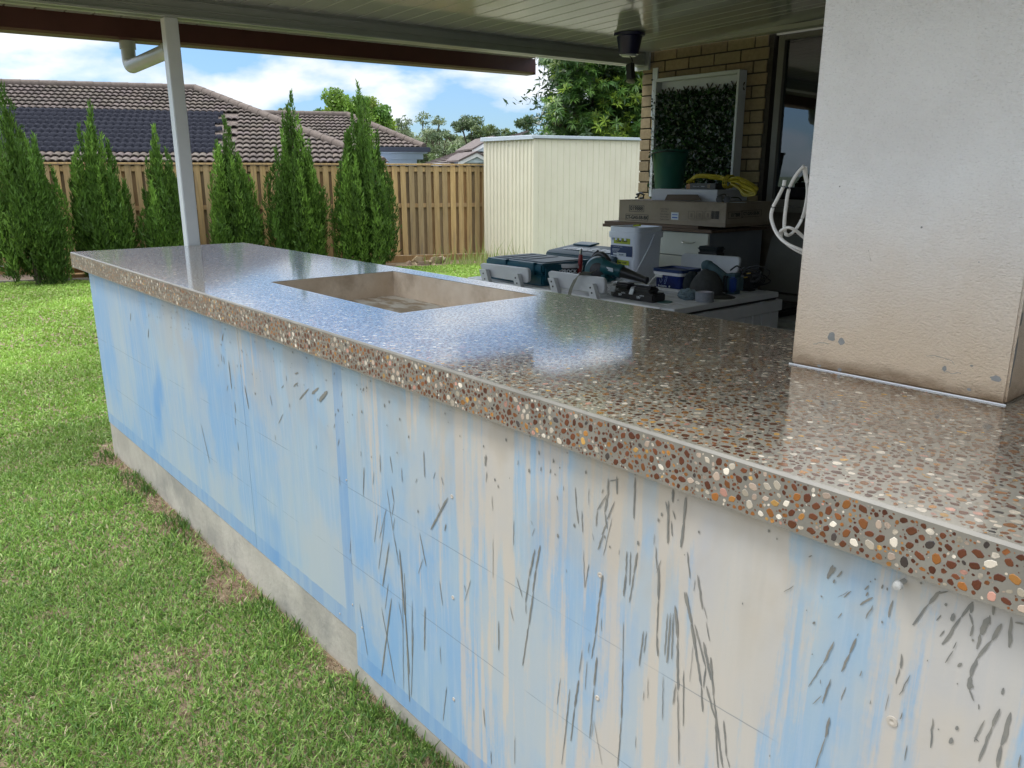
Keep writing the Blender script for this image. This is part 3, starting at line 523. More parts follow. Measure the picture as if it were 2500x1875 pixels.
m_=MB(); vs=[(RXL,RY0,rz_(RXL,RY0)+.012),(RXR,RY0,rz_(RXR,RY0)+.012),(RXR,5.39,rz_(RXR,5.39)+.012),(-4.66,5.39,rz_(-4.66,5.39)+.012),(-4.66,4.74,rz_(-4.66,4.74)+.012),(RXL,4.74,rz_(RXL,4.74)+.012)]; m_.prism(vs,(0,0,.09)); part('roof_top',m_,M_roofbk,roof)
M_beam=mat('beam_enamel',(.36,.385,.36),(.40,.425,.40),scale=4,rough=.28)
beam=thing('roof_beam','pale steel beam carried by the white post along the open side of the patio','beam',(-4.62,2.5,2.25))
m_=MB()
def bz(y): return 2.2315+.0175*(y-1.5)
for (x0,x1,h0,h1) in ((-4.66,-4.61,0,.115),(-4.70,-4.585,0,.012),(-4.609,-4.600,.045,.051),(-4.609,-4.600,.085,.09)):
    m_.prism([(x0,RY0,bz(RY0)+h0),(x1,RY0,bz(RY0)+h0),(x1,RY0,bz(RY0)+h1),(x0,RY0,bz(RY0)+h1)],(0,5.36-RY0,bz(5.36)-bz(RY0)))
part('beam_web',m_,M_beam,beam,bevel=.001)
part('beam_end_plate',MB().box(-4.72,-4.57,5.36,5.385,2.27,2.42),M_beam,beam,bevel=.002)
M_gut=mat('maroon_gutter',(.065,.018,.016),(.085,.026,.022),scale=5,rough=.4)
gut=thing('roof_gutter','dark maroon gutter along the low edge of the patio roof','gutter',(-5.33,2.2,2.2))
m_=MB(); gy0,gy1=RY0,4.75
def g2(y): return 2.19+.0165*(y-.87)
pr=[(-5.290,.118),(-5.295,.012),(-5.315,0),(-5.41,-.004),(-5.417,.115),(-5.40,.115),(-5.40,.008),(-5.31,.012),(-5.302,.118)]
m_.prism([(x,gy0,g2(gy0)+h) for x,h in pr],(0,gy1-gy0,g2(gy1)-g2(gy0))); part('channel',m_,M_gut,gut)
part('stop_end',MB().box(-5.416,-5.296,gy1,gy1+.008,g2(gy1)-.004,g2(gy1)+.094),M_gut,gut)
M_post=mat('post_white',(.70,.73,.76),(.76,.79,.81),scale=5,rough=.3)
post=thing('patio_post','square white steel post at the far end of the bench holding up the beam','post',(-4.636,1.541,-.3))
part('post_shaft',MB().box(-4.671,-4.601,1.506,1.576,-.3,bz(1.54)),M_post,post,bevel=.004,seg=2)
part('base_cover',MB().box(-4.676,-4.596,1.501,1.581,.9,.93),M_post,post)
dp=thing('downpipe','pale grey pipe elbow running from the gutter to the white post','pipe',(-5.35,1.5,2.1))
M_dp=mat('pipe_paint',(.36,.38,.34),(.42,.44,.39),scale=6,rough=.35)
py_=at(310,100,1).x; p=None
d=ray(310,100); k=-5.355/d.x; ytop=d.y*k
el=[(-5.355,ytop,2.19),(-5.355,ytop,2.12)]; zc=2.055
for i in range(7):
    a=i/6*PI/2; el.append((-5.355+.05*(1-math.cos(a))*1,ytop+.0,2.10-.045*math.sin(a)))
q=Vector((-4.70,1.555,2.085)); el+= [tuple(Vector((-5.305,ytop,zc)).lerp(q,t)) for t in (.1,.5,1)]
part('elbow_pipe',MB().tube(el,.04,20),M_dp,dp,sm=True)
part('pipe_collar',MB().tube([(-5.355,ytop,2.20),(-5.355,ytop,2.155)],.046,20),M_dp,dp,sm=True)
part('pipe_collar',MB().tube([tuple(Vector((-5.305,ytop,zc)).lerp(q,t)) for t in (.9,1.0)],.0445,20),M_dp,dp,sm=True)

# ------------------------------------------------------------------ house wall
HY=5.40; CH=.088
M_brick=mat('buff_brick',(.23,.175,.10),(.30,.235,.14),scale=30,rough=.85,objcol=True,bump=.0015,bscale=90)
M_mort=mat('mortar',(.04,.034,.026),(.06,.05,.04),scale=30,rough=.95)
house=thing('brick_house','buff brick house wall with a dark window at the back of the patio','house',(-4,5.5,.1))
wx0,wx1=-4.665,-3.43
part('mortar_bed',MB().box(wx0+.006,wx1-.012,HY+.011,HY+.23,.14,2.425),M_mort,house)
part('added_shade_wall',MB().box(2.35,2.5,1.0,5.385,.14,2.42),M_brick,house)  # unseen wall added on the right to darken the patio
part('wall_stub',MB().box(-2.0,3.2,HY+.02,HY+.23,.14,2.43),M_brick,house)
bm_full=MB().box(-.115,.115,0,.22,0,.077).mesh('brick',bevel=.0025); bm_full.materials.append(M_brick)
bm_half=MB().box(-.0525,.0525,0,.22,0,.077).mesh('brick_half',bevel=.0025); bm_half.materials.append(M_brick)
z=.145; row=0
while z<2.36:
    x=wx0
    if row%2: 
        put('brick',bm_half,house,(x+.0525,HY,z),color=(*[rnd(.82,1.12)]*3,1)); x+=.115
    while x+.23<wx1+.02:
        c=rnd(.8,1.15); put('brick',bm_full,house,(x+.115,HY+rnd(-.002,.002),z),color=(c,c*rnd(.95,1.02),c*rnd(.9,1.02),1)); x+=.24
    if wx1-x>.08: put('brick',bm_half,house,(x+.0525,HY,z),color=(*[rnd(.85,1.1)]*3,1))
    z+=CH-.0003; row+=1
M_trim=mat('cream_trim',(.40,.40,.33),(.44,.44,.37),scale=5,rough=.4)
part('ledger',MB().box(-4.60,3.2,5.30,5.392,2.408,2.44),M_trim,house)
M_alu=mat('window_alloy',(.13,.12,.10),(.16,.15,.125),scale=5,rough=.4)
fr=MB(); fr.box(-3.405,-3.355,5.41,5.50,1.20,2.40); fr.box(-3.355,-1.9,5.41,5.50,2.36,2.40); fr.box(-3.355,-1.9,5.41,5.50,1.20,1.25); fr.box(-1.95,-1.9,5.41,5.50,1.25,2.36)
wf=part('window_frame',fr,M_alu,house,bevel=.002)
part('window_sill',MB().box(-3.43,-1.85,5.36,5.50,1.16,1.198),M_alu,wf)
mg=bpy.data.materials.new('window_glass'); mg.use_nodes=True; t=mg.node_tree; t.nodes.clear(); o_=t.nodes.new('ShaderNodeOutputMaterial'); g_=t.nodes.new('ShaderNodeBsdfGlossy'); g_.inputs['Roughness'].default_value=.01; g_.inputs[0].default_value=(.8,.85,.95,1)
tr=t.nodes.new('ShaderNodeBsdfTransparent'); tr.inputs[0].default_value=(.4,.42,.4,1); fz=t.nodes.new('ShaderNodeFresnel'); fz.inputs[0].default_value=2.1; ms=t.nodes.new('ShaderNodeMixShader'); t.links.new(fz.outputs[0],ms.inputs[0]); t.links.new(tr.outputs[0],ms.inputs[1]); t.links.new(g_.outputs[0],ms.inputs[2]); t.links.new(ms.outputs[0],o_.inputs[0])
part('window_pane',MB().box(-3.356,-1.949,5.445,5.449,1.25,2.36),mg,wf)
M_blind=mat('vertical_blind',(.07,.06,.045),(.09,.08,.06),scale=5,rough=.8)
for k in range(11): part('blind_slat',MB().obox((-3.28+k*.127,5.56,1.8),(1,.12,0),(-.12,1,0),(0,0,1),.062,.001,.56),M_blind,house)
part('lintel',MB().box(-3.44,-1.9,5.43,5.6,2.402,2.50),M_trim,house)
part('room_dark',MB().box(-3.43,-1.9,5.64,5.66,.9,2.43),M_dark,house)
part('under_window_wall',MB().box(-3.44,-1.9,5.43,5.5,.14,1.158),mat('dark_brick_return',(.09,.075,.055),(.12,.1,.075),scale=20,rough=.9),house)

# framed green wall
gw=thing('green_wall_frame','white box frame full of dark artificial ivy hanging on the brick wall','framed panel',(-4.1,5.36,1.3))
M_frame=mat('frame_white',(.50,.53,.55),(.55,.58,.60),scale=5,rough=.4)
FY=5.30
tl,tr_,br,bl=at(1597,191,FY),at(1806,171,FY),at(1788,432,FY),at(1583,474,FY)
x0,x1,z0,z1=(tl.x+bl.x)/2+.0,(tr_.x+br.x)/2,bl.z-.02,(tl.z+tr_.z)/2
w_=.035
for (a,b_,c,d) in ((x0,x0+.028,z0,z1),(x1-.02,x1,z0,z1)): part('frame_side',MB().box(a,b_,FY,HY-.002,c,d),M_frame,gw,bevel=.002)
part('frame_rail',MB().box(x0+.0282,x1-.0202,FY,HY-.002,z1-.026,z1),M_frame,gw,bevel=.002)
part('frame_rail',MB().box(x0+.0282,x1-.0202,FY,HY-.002,z0,z0+.026),M_frame,gw,bevel=.002)
part('backing_board',MB().box(x0+.028,x1-.02,HY-.03,HY-.02,z0+.026,z1-.026),M_frame,gw)
tre=MB()
for k in range(11):
    cx=x0+.06+k*.075
    for s_ in (-1,1): tre.obox((cx,HY-.04,z1-.115),(s_*.6,0,1),(0,1,0),(1,0,-s_*.6),.042+.012*math.sin(k*2.3),.003,.004)
part('trellis_lattice',tre,mat('trellis_wood',(.05,.045,.035),(.07,.06,.045),rough=.8),gw)
def leafcloud(name,P,size,cols,nrm=None,asp=.45,jit=1.2,up=None):
    n=len(P); d=np.random.normal(size=(n,3)); 
    if up is not None: d=d*jit+up
    d/=np.linalg.norm(d,axis=1)[:,None]; q=np.random.normal(size=(n,3)); s_=np.cross(d,q); s_/=np.linalg.norm(s_,axis=1)[:,None]
    L_=size[:,None]*.5; w=L_*asp; V=np.stack([P-d*L_,P+s_*w,P+d*L_,P-s_*w],1)
    return npmesh(name,V.reshape(-1,3),np.arange(n*4).reshape(n,4),np.repeat(cols,4,0))
M_leaf=mat('leaf',(1,1,1),rough=.45,attr='Col',trans=.3,spec=.4)
M_leafd=mat('ivy_leaf',(1,1,1),rough=.35,attr='Col',trans=.1,spec=.5)
n=5200; P=np.stack([np.random.uniform(x0-.012,x1-.03,n),np.random.uniform(HY-.10,HY-.035,n),np.random.uniform(z0,z1-.115,n)+np.random.normal(0,.012,n)],1)
cols=np.array([[.018,.05,.016],[.025,.075,.02],[.014,.03,.012],[.045,.105,.035]])[np.random.choice(4,n,p=[.35,.25,.25,.15])]*np.random.uniform(.6,1.3,(n,1))
part('ivy_leaves',leafcloud('ivy_leaves',P,np.random.uniform(.025,.05,n),cols,asp=.6),M_leafd,gw,kind='stuff')
# white strap with bolts beside the frame
stp=thing('wall_post_strap','narrow white bracket strip with bolts between the beam and the ivy frame','bracket',(-4.6,5.37,1.8))
part('strap_plate',MB().box(at(1588,300,5.385).x,at(1600,300,5.385).x,5.385,5.396,1.9,2.28),M_frame,stp,bevel=.001)
for v in (195,242,289): p=at(1592,v,5.38); part('bolt',MB().lathe(p,[(.0001,-.006),(.006,-.006),(.007,.003)],axis=(0,1,0),n=8),M_dark,stp)

# blue pot hanging under the ceiling
pot=thing('hanging_blue_pot','dark blue tapered pot fixed under the ceiling with a black box dangling below','hanging pot',(-3.9,4.4,2.3))
M_navy=mat('navy_plastic',(.008,.008,.045),(.012,.012,.06),scale=8,rough=.3)
pc_=at(1537,84,4.56); ztop=rz_(pc_.x,4.56); sc=rad(1500,1575,84,4.56); pc_.z=ztop-.026
part('pot_bowl',MB().lathe((pc_.x,4.56,pc_.z),[(.0001,-.118),(sc*.62,-.118),(sc*.66,-.1),(sc*.84,0),(sc*1.0,.004),(sc*1.02,.022),(sc*.9,.024),(.0001,.024)],n=28),M_navy,pot,sm=True)
part('hanger_rod',MB().tube([(pc_.x,4.56,pc_.z+.02),(pc_.x,4.56,ztop+.01)],.02,10),M_navy,pot)
M_blk=mat('black_plastic',(.012,.012,.013),(.02,.02,.021),scale=20,rough=.4)
bt=pc_.z-.118
part('base_disc',MB().lathe((pc_.x,4.56,bt-.012),[(.0001,0),(sc*.45,0),(sc*.5,.011),(.0001,.011)],n=24),M_frame,pot,sm=True)
part('hook',MB().tube(smoothpts([(pc_.x+.01,4.56,bt-.01),(pc_.x+.03,4.56,bt-.03),(pc_.x+.035,4.56,bt-.055),(pc_.x+.01,4.56,bt-.06)],4),.004,8),M_blk,pot)
part('black_box',MB().obox((pc_.x+.022,4.56,bt-.115),(1,0,.12),(0,1,0),(-.12,0,1),.029,.02,.055),M_blk,pot,bevel=.006,seg=2)
part('sensor_disc',MB().lathe((pc_.x+.035,4.55,bt-.19),[(.0001,0),(.03,.0),(.034,.008),(.02,.018),(.0001,.02)],axis=(.35,-.2,.9),n=20),M_trim,pot,sm=True)
part('nut',MB().lathe((pc_.x-.02,4.56,bt-.18),[(.0001,0),(.008,.0),(.008,.01)],n=6),M_blk,pot)

# ------------------------------------------------------------------ slatted bench with backrests (behind the counter)
BZ=.74; BX0,BX1,BY0,BY1=-4.36,-2.566,3.30,4.30
M_bw=mat('bench_white',(.55,.57,.59),(.62,.64,.66),scale=6,rough=.45,c3=(.45,.47,.48),c3scale=5,c3thr=(.6,.75))
bench=thing('slatted_outdoor_bench','long white slatted bench with low rounded backrests, covered in tools','bench',(-3.4,3.8,.14))
ns=10; sw=(BY1-BY0)/ns
for k in range(ns):
    y0=BY0+k*sw; part('slat',MB().box(BX0,BX1-.09,y0+.004,y0+sw-.006,BZ-.022,BZ),M_bw,bench,bevel=.003)
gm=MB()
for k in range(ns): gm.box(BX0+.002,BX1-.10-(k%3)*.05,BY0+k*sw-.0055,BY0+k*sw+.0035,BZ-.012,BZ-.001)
part('slat_gap_glint',gm,mat('bright_gap_white',(.85,.87,.88),rough=.3),bench)  # white strips stand in for sky light caught in the slat gaps
part('end_board',MB().box(BX1-.088,BX1,BY0,BY1,BZ-.03,BZ+.0005),M_bw,bench,bevel=.003)
part('front_rail',MB().box(BX0,BX1-.01,BY0+.005,BY0+.03,BZ-.1,BZ-.0235),M_bw,bench,bevel=.002)
part('lid_gap',MB().box(BX1-.05,BX1-.012,BY0+.01,BY1-.01,BZ-.045,BZ-.031),M_dark,bench)
part('side_rail',MB().box(BX1-.03,BX1+.012,BY0-.02,BY1+.03,BZ-.112,BZ-.046),M_bw,bench,bevel=.003)
for k in range(11): part('side_board',MB().box(BX1-.03,BX1+.004,BY0-.015+k*.094,BY0-.015+k*.094+.084,.14,BZ-.114),M_bw,bench,bevel=.004)
part('carcass',MB().box(BX0,BX1-.035,BY0+.035,BY1,.14,BZ-.16),M_bw,bench)
part('side_backing',MB().box(BX1-.034,BX1-.004,BY0-.01,BY1+.02,.15,BZ-.12),bpy.data.materials['bright_gap_white'],bench)
for v_,y in ((.2,BY0+.25),(.8,BY1-.2)): part('hinge_tab',MB().box(BX1+.0005,BX1+.014,y,y+.05,BZ-.047,BZ-.04),M_frame,bench)
def backrest(TLp,TRp,BRp,BLp,y,brk,r=.03):
    P=[at(*q,y) for q in (TLp,TRp,BRp,BLp)]; pts=[]
    for i in range(4):
        p=P[i]; a=(P[i-1]-p).normalized(); b_=(P[(i+1)%4]-p).normalized()
        for k in range(6):
            t=k/5; pts.append((p+a*r)*(1-t)**2+p*2*t*(1-t)+(p+b_*r)*t*t)
    o=part('backrest',MB().prism([tuple(p) for p in pts],(0,.024,.004)),M_bw,bench,bevel=.004,seg=2)
    for (ua,ub,vt,vb) in brk:
        a,b_=at(ua,vt,y-.006),at(ub,vt,y-.006); c=at((ua+ub)/2+13,vb,y-.006)
        h=(b_-a)/2; m_=MB().prism([tuple(a),tuple(b_),tuple(c+h),tuple(c-h)],(0,-.03,0)); bk=part('bracket',m_,M_bw,o,bevel=.002)
        for t in (.2,.48):
            q=(a+b_)/2*(1-t)+c*t; part('bracket_hole',MB().lathe((q.x,y-.0385,q.z),[(.0001,0),(.0055,0),(.0055,.004)],axis=(0,1,0),n=10),M_dark,bk)
backrest((1170,643),(1290,657),(1290,692),(1182,673),3.27,[(1178,1194,657,705),(1257,1272,668,715)])
backrest((1335,662),(1475.5,680),(1477,719),(1348,701),3.27,[(1345,1360,678,720),(1439,1456,692,738)])
backrest((1663,619),(1807,629),(1800,668),(1660,663),4.33,[])
# objects on the bench -------------------------------------------------
M_teal=mat('teal_plastic',(.008,.075,.115),(.012,.10,.145),scale=6,rough=.38,c3=(.06,.12,.15),c3scale=7,c3thr=(.6,.78))
M_tealt=mat('teal_lid_dusty',(.03,.075,.105),(.055,.10,.13),scale=9,rough=.5)
M_print=mat('print_white',(.55,.6,.63),(.6,.65,.68),rough=.5)
def rad(u0,u1,v,y):        # true radius of a round thing seen between two sight lines
    p=at((u0+u1)/2,v,y); return (u1-u0)/2*((p-Vector((0,0,EYE))).dot(FW))/FPX
def cx(u,v,y): return at(u,v,y).x
def czz(u,v,y): return at(u,v,y).z
y=3.36
x0,x1=cx(1186,650,y),cx(1323.6,672,y); zt=czz(1323,645,y); yb_=3.80
c1_=thing('teal_tool_case','flat dusty teal plastic tool case lying behind the left backrest of the bench','tool case',((x0+x1)/2,3.6,BZ),group='teal tool cases')
part('case_base',MB().box(x0,x1,y,yb_,BZ+.001,zt-.062),M_teal,c1_,bevel=.012,seg=2,sm=True)
part('case_lid',MB().box(x0,x1,y-.002,yb_,zt-.060,zt),M_teal,c1_,bevel=.012,seg=2,sm=True)
part('lid_panel',MB().box(x0+.03,x1-.03,y+.05,yb_-.04,zt+.0005,zt+.006),M_tealt,c1_,bevel=.003)
for f0,f1 in ((.14,.40),(.62,.88)): part('latch',MB().box(x0+(x1-x0)*f0,x0+(x1-x0)*f1,y-.014,y+.02,zt-.075,zt+.004),M_teal,c1_,bevel=.004)
for k in range(3): part('lid_rib',MB().box(x0+.06+k*.11,x0+.13+k*.11,y+.09,yb_-.09,zt+.0065,zt+.010),M_tealt,c1_,bevel=.002)
part('case_handle',MB().tube([(x1,y+.13,zt-.07),(x1+.03,y+.14,zt-.085),(x1+.034,y+.21,zt-.09),(x1+.03,y+.28,zt-.085),(x1,y+.29,zt-.07)],.008,8),M_blk,c1_)
part('side_clip',MB().box(x1+.0005,x1+.012,y+.02,y+.07,zt-.11,zt-.03),M_teal,c1_,bevel=.003)
y=3.92; x0,x1=cx(1331,625,y),cx(1498,640,y); zt=czz(1400,622,y); yb_=4.28
c2_=thing('teal_tool_case','tall teal tool case with big white lettering on its sloping lid, behind the white tub','tool case',((x0+x1)/2,4.05,BZ),group='teal tool cases')
part('case_base',MB().box(x0,x1,y,yb_,BZ+.001,zt-.07),M_teal,c2_,bevel=.015,seg=2,sm=True)
m_=MB(); zb_=czz(1400,592,yb_)
m_.prism([(x0,y,zt-.068),(x0,yb_,zt-.068),(x0,yb_,zb_-.02),(x0,yb_-.06,zb_),(x0,y+.02,zt+.012),(x0,y,zt-.006)],(x1-x0,0,0)); part('case_lid',m_,M_tealt,c2_,bevel=.008,seg=2,sm=True)
sl=Vector((0,yb_-.06-y-.02,zb_-zt-.012)).normalized()
part('lid_boss',MB().obox(((x0+.13),yb_-.07,zb_+.006),(1,0,0),sl,Vector((1,0,0)).cross(sl),.09,.05,.006),M_teal,c2_,bevel=.004)
text('makita',.145,M_print,c2_,Vector(((x0+x1)/2-.02,(y+yb_)/2-.05,(zt+.012+zb_)/2-.004))+Vector((0,0,.007)),(1,0,0),sl,bold=.006,shear=.35,sx=1.15)
# white tub with trowel handle
y=3.62; a,b_=at(1343,640,y),at(1423,640,y); r=rad(1343,1423,640,y); c=(a+b_)/2; zt=czz(1383,641,y); rb=r*.86
M_tub=mat('tub_white',(.60,.61,.62),(.68,.69,.70),scale=12,rough=.4,c3=(.30,.18,.15),c3scale=9,c3thr=(.66,.72))
tub=thing('compound_tub','round white tub smeared with red-brown, black band printed round it, on the bench','tub',(c.x,y,BZ))
part('tub_body',MB().lathe((c.x,y,BZ+.001),[(.0001,0),(rb*.9,0),(rb*.93,.02),(r*.93,zt-BZ-.024),(r,zt-BZ-.022),(r*1.01,zt-BZ),(r*.97,zt-BZ),(r*.9,zt-BZ-.02),(rb*.85,.03),(.0001,.028)],n=40),M_tub,tub,sm=True)
part('black_band',MB().lathe((c.x,y,BZ+.002),[(rb*.932,.02),(r*.936,zt-BZ-.028),(r*.931,zt-BZ-.028)],n=40),M_blk,tub)
vd=Vector((-c.x,-y,0)).normalized(); rt=Vector((0,0,1)).cross(-vd)*-1
rt=Vector((vd.y*-1,vd.x,0)); 
text('GYPROCK',.03,M_print,tub,Vector((c.x,y,zt-.046))+vd*(r*.955)-rt*.0,rt if rt.x>0 else -rt,(0,0,1),bold=.001)
part('tub_handle',MB().tube(smoothpts([Vector((c.x,y,zt-.02))+rt*s_*r*1.02*(1 if rt.x>0 else -1)+vd*q+Vector((0,0,h)) for s_,q,h in ((1,0,0),(.93,.05,-.025),(.6,.11,-.05),(.2,.14,-.06),(0,.145,-.062))],6),.004,8),M_white,tub,sm=True)
for k in range(6): 
    an=rnd(0,6.28); part('tub_lug',MB().obox(Vector((c.x+math.cos(an)*r*1.0,y+math.sin(an)*r,zt-.02)),(math.cos(an),math.sin(an),0),(-math.sin(an),math.cos(an),0),(0,0,1),.004,.008,.008),M_white,tub)
kn=thing('red_handled_trowel','trowel with a red grip and shiny end standing in the white tub','trowel',(c.x+r*.6,y+.03,zt))
p0,p1=at(1416,650,y+.02),at(1419,606,y+.02); dv=(p1-p0).normalized(); LL=(p1-p0).length
M_red=mat('red_grip',(.20,.012,.012),(.26,.02,.018),scale=20,rough=.35); M_chrome=mat('chrome',(.75,.75,.75),rough=.18,metal=1)
part('grip',MB().lathe(p0,[(.0001,-.05),(.013,-.05),(.0145,.0),(.0135,LL*.55),(.010,LL*.66),(.009,LL*.66)],axis=dv,n=16),M_red,kn,sm=True)
part('end_cap',MB().lathe(p0,[(.010,LL*.66),(.0105,LL*.7),(.008,LL*.97),(.0001,LL)],axis=dv,n=16),M_chrome,kn,sm=True)
# blower
M_tealb=mat('teal_tool_body',(.006,.07,.085),(.01,.095,.11),scale=8,rough=.4)
bl_=thing('leaf_blower','teal cordless blower with long black nozzle in front of the square white bucket','blower',(-3.3,3.6,BZ))
y=3.55; cc_=at(1463,660,y); A_=Vector((.4,-.75,.1)).normalized()
part('fan_housing',MB().lathe(cc_,[(.0001,-.052),(.05,-.052),(.078,-.038),(.088,-.01),(.088,.02),(.075,.045),(.045,.055),(.0001,.055)],axis=A_,n=30),M_tealb,bl_,sm=True)
part('intake_grille',MB().lathe(cc_+A_*.056,[(.0001,.004),(.03,.004),(.046,0)],axis=A_,n=20),M_blk,bl_,sm=True)
q0,q1,q2,q3=at(1475,652,y),at(1508,660,y+.02),at(1519,664,y+.03),at(1580,685,y+.06)
part('outlet_duct',MB().tube([q0,q1,q2],[.05,.036,.038],18),M_tealb,bl_,sm=True)
part('duct_ring',MB().tube([q1,q1+(q2-q1)*.9],[.042,.042],18),M_tealb,bl_,sm=True)
part('nozzle',MB().tube([q2,q2.lerp(q3,.1),q2.lerp(q3,.9),q2.lerp(q3,.93),q3],[.036,.032,.019,.021,.021],18),M_blk,bl_,sm=True)
q=q0.lerp(q1,.75); part('rating_label',MB().obox(q+Vector((.002,-.042,.004)),(q1-q0),(0,1,.1),(0,-.1,1),.022,.0008,.011),M_print,bl_)
h0=at(1432,668,y+.04); part('handle_loop',MB().tube(smoothpts([at(1452,682,y),at(1440,660,y+.02),at(1452,628,y+.03),at(1468,620,y+.03),at(1484,634,y+.02),at(1490,650,y)],6),.017,12),M_blk,bl_,sm=True)
part('rear_guard',MB().tube(smoothpts([at(1428,668,y+.03),at(1436,650,y+.03),at(1450,622,y+.03),at(1460,613,y+.03)],5),.012,10,flat=.6),M_blk,bl_,sm=True)
part('lower_body',MB().obox(at(1468,681,y-.01),(1,0,.05),(0,1,0),(-.05,0,1),.075,.05,.028),M_tealb,bl_,bevel=.02,seg=3,sm=True)
# strap over backrest
strap=[at(1452,662,3.36),at(1440,669,3.30),at(1420,668,3.262),at(1408,678,3.238),at(1400,692,3.235),at(1394,706,3.235),at(1390,722,3.235),at(1388,740,3.235)]
sp=smoothpts(strap,5); m_=MB(); 
for i,p in enumerate(sp): 
    w=Vector((.016,0,.012)) if i<len(sp)*.45 else Vector((.013,0,.002)); m_.v+=[tuple(p-w),tuple(p+w)]
for i in range(len(sp)-1): m_.f.append((2*i,2*i+1,2*i+3,2*i+2))
so_=solo('webbing_strap',m_.mesh('webbing_strap',fix=False),mat('grey_webbing',(.20,.20,.165),(.26,.26,.21),scale=120,rough=.9),'flat grey webbing strap draped over the second backrest','strap'); so_.modifiers.new('s','SOLIDIFY').thickness=.002
# plastic bag
M_bag=bpy.data.materials.new('clear_plastic'); M_bag.use_nodes=True; b_=M_bag.node_tree.nodes['Principled BSDF']; b_.inputs['Base Color'].default_value=(.7,.75,.75,1); b_.inputs['Roughness'].default_value=.15; b_.inputs['Alpha'].default_value=.28
def crumple(c,sx,sy,sz,seed,sub=3,amp=.35,fr=3):
    bm=bmesh.new(); bmesh.ops.create_icosphere(bm,subdivisions=sub,radius=1)
    for v in bm.verts:
        n_=noise.noise(v.co*fr+Vector((seed,0,0)))*amp+noise.noise(v.co*fr*2.7+Vector((0,seed,0)))*amp*.5
        v.co=v.co*(1+n_); v.co=Vector((c[0]+v.co.x*sx,c[1]+v.co.y*sy,max(c[2]+v.co.z*sz,BZ+.0015)))
    me=bpy.data.meshes.new('m'); bm.to_mesh(me); bm.free(); return me
p=at(1500,704,3.42); solo('plastic_bag',crumple((p.x,3.46,BZ+.03),.10,.08,.055,3,amp=.4,fr=2.2),M_bag,'crumpled clear plastic bag between the second backrest and the batteries','bag')
# batteries
def battery(u0,u1,v0,v1,y,lab,tx,big):
    a,b_=cx(u0,(v0+v1)/2,y),cx(u1,(v0+v1)/2,y); zt=BZ+.076; d_=.11
    t_=thing('tool_battery',lab,'battery',((a+b_)/2,y,BZ),group='black tool batteries')
    part('battery_body',MB().box(a,b_,y,y+d_,BZ+.001,BZ+.050),M_blk,t_,bevel=.008,seg=2,sm=True)
    part('battery_deck',MB().box(a+.004,b_-.03,y+.004,y+d_-.02,BZ+.0505,zt),M_blk,t_,bevel=.007,seg=2,sm=True)
    part('contact_rail',MB().box(a+.02,b_-.045,y+.03,y+d_-.03,zt+.0005,zt+.009),M_blk,t_,bevel=.002)
    part('release_tab',MB().box(a+.028,b_-.07,y+.045,y+.07,zt+.0095,zt+.013),M_frame,t_,bevel=.001)
    lbl=part('white_tag',MB().obox(((a+.024),y+.0015,BZ+.052),(1,0,0),(0,.45,1),(0,-1,.45),.013,.020,.0035),M_print,t_)
    text('18V' ,.018,M_print,t_,(a+.075,y-.0004,BZ+.021),(1,0,0),(0,0,1),bold=.0006)
    text(tx,.012,M_print,t_,(a+.10,y-.0004,BZ+.034),(1,0,0),(0,0,1),bold=.0002)
battery(1490,1540,700,727,3.385,'black tool battery with a pale tag, the left one by the plastic bag','makita',0)
battery(1534,1595,700,733,3.375,'black tool battery marked 18V in white, the right one nearer the counter','makita',1)
# square white bucket
y=3.95; x0,x1=cx(1484,560,y),cx(1558,560,y); zt=czz(1500,553,y); yb_=4.22
M_bk=mat('bucket_white',(.70,.75,.84),(.76,.80,.87),scale=5,rough=.3)
bk=thing('square_bucket','tall square white bucket with lime tape notes and a blue label, on the bench','bucket',((x0+x1)/2,(y+yb_)/2,BZ))
m_=MB(); zl=zt-.125
def rrect(x0,x1,y0,y1,z,r):
    o=[]
    for (cx_,cy_,a0) in ((x1-r,y1-r,0),(x0+r,y1-r,90),(x0+r,y0+r,180),(x1-r,y0+r,270)):
        for k in range(6): a=math.radians(a0+k*18); o.append((cx_+r*math.cos(a),cy_+r*math.sin(a),z))
    return o
def loft(rings,cap=True):
    m_=MB(); n=len(rings[0])
    for r_ in rings: m_.v+=r_
    for i in range(len(rings)-1):
        for k in range(n): m_.f.append((i*n+k,i*n+(k+1)%n,(i+1)*n+(k+1)%n,(i+1)*n+k))
    if cap: m_.f.append(tuple(range(n))[::-1]); m_.f.append(tuple(range((len(rings)-1)*n,len(rings)*n)))
    return m_
part('bucket_body',loft([rrect(x0+.014,x1-.014,y+.012,yb_-.012,BZ+.001,.03),rrect(x0+.008,x1-.008,y+.004,yb_-.004,zl+.06,.035)]),M_bk,bk,sm=True)
part('bucket_rim',loft([rrect(x0-.004,x1+.004,y-.006,yb_+.006,zl+.055,.04),rrect(x0-.004,x1+.004,y-.006,yb_+.006,zl+.092,.04),rrect(x0+.003,x1-.003,y,yb_,zl+.094,.04),rrect(x0+.003,x1-.003,y,yb_,zt,.04),rrect(x0+.016,x1-.016,y+.012,yb_-.012,zt,.03),rrect(x0+.02,x1-.02,y+.016,yb_-.016,zt-.02,.03)]),M_bk,bk,sm=True)
for k in range(4): part('rim_clip',MB().box(x0+.03+k*.04,x0+.045+k*.04,y-.0035,y+.006,zl+.038,zl+.054),M_bk,bk)
M_tape=mat('lime_tape',(.36,.42,.02),(.42,.48,.03),scale=9,rough=.5); M_navylab=mat('navy_label',(.012,.03,.10),(.016,.04,.13),scale=5,rough=.35); M_ink=mat('marker_ink',(.02,.02,.02),rough=.6)
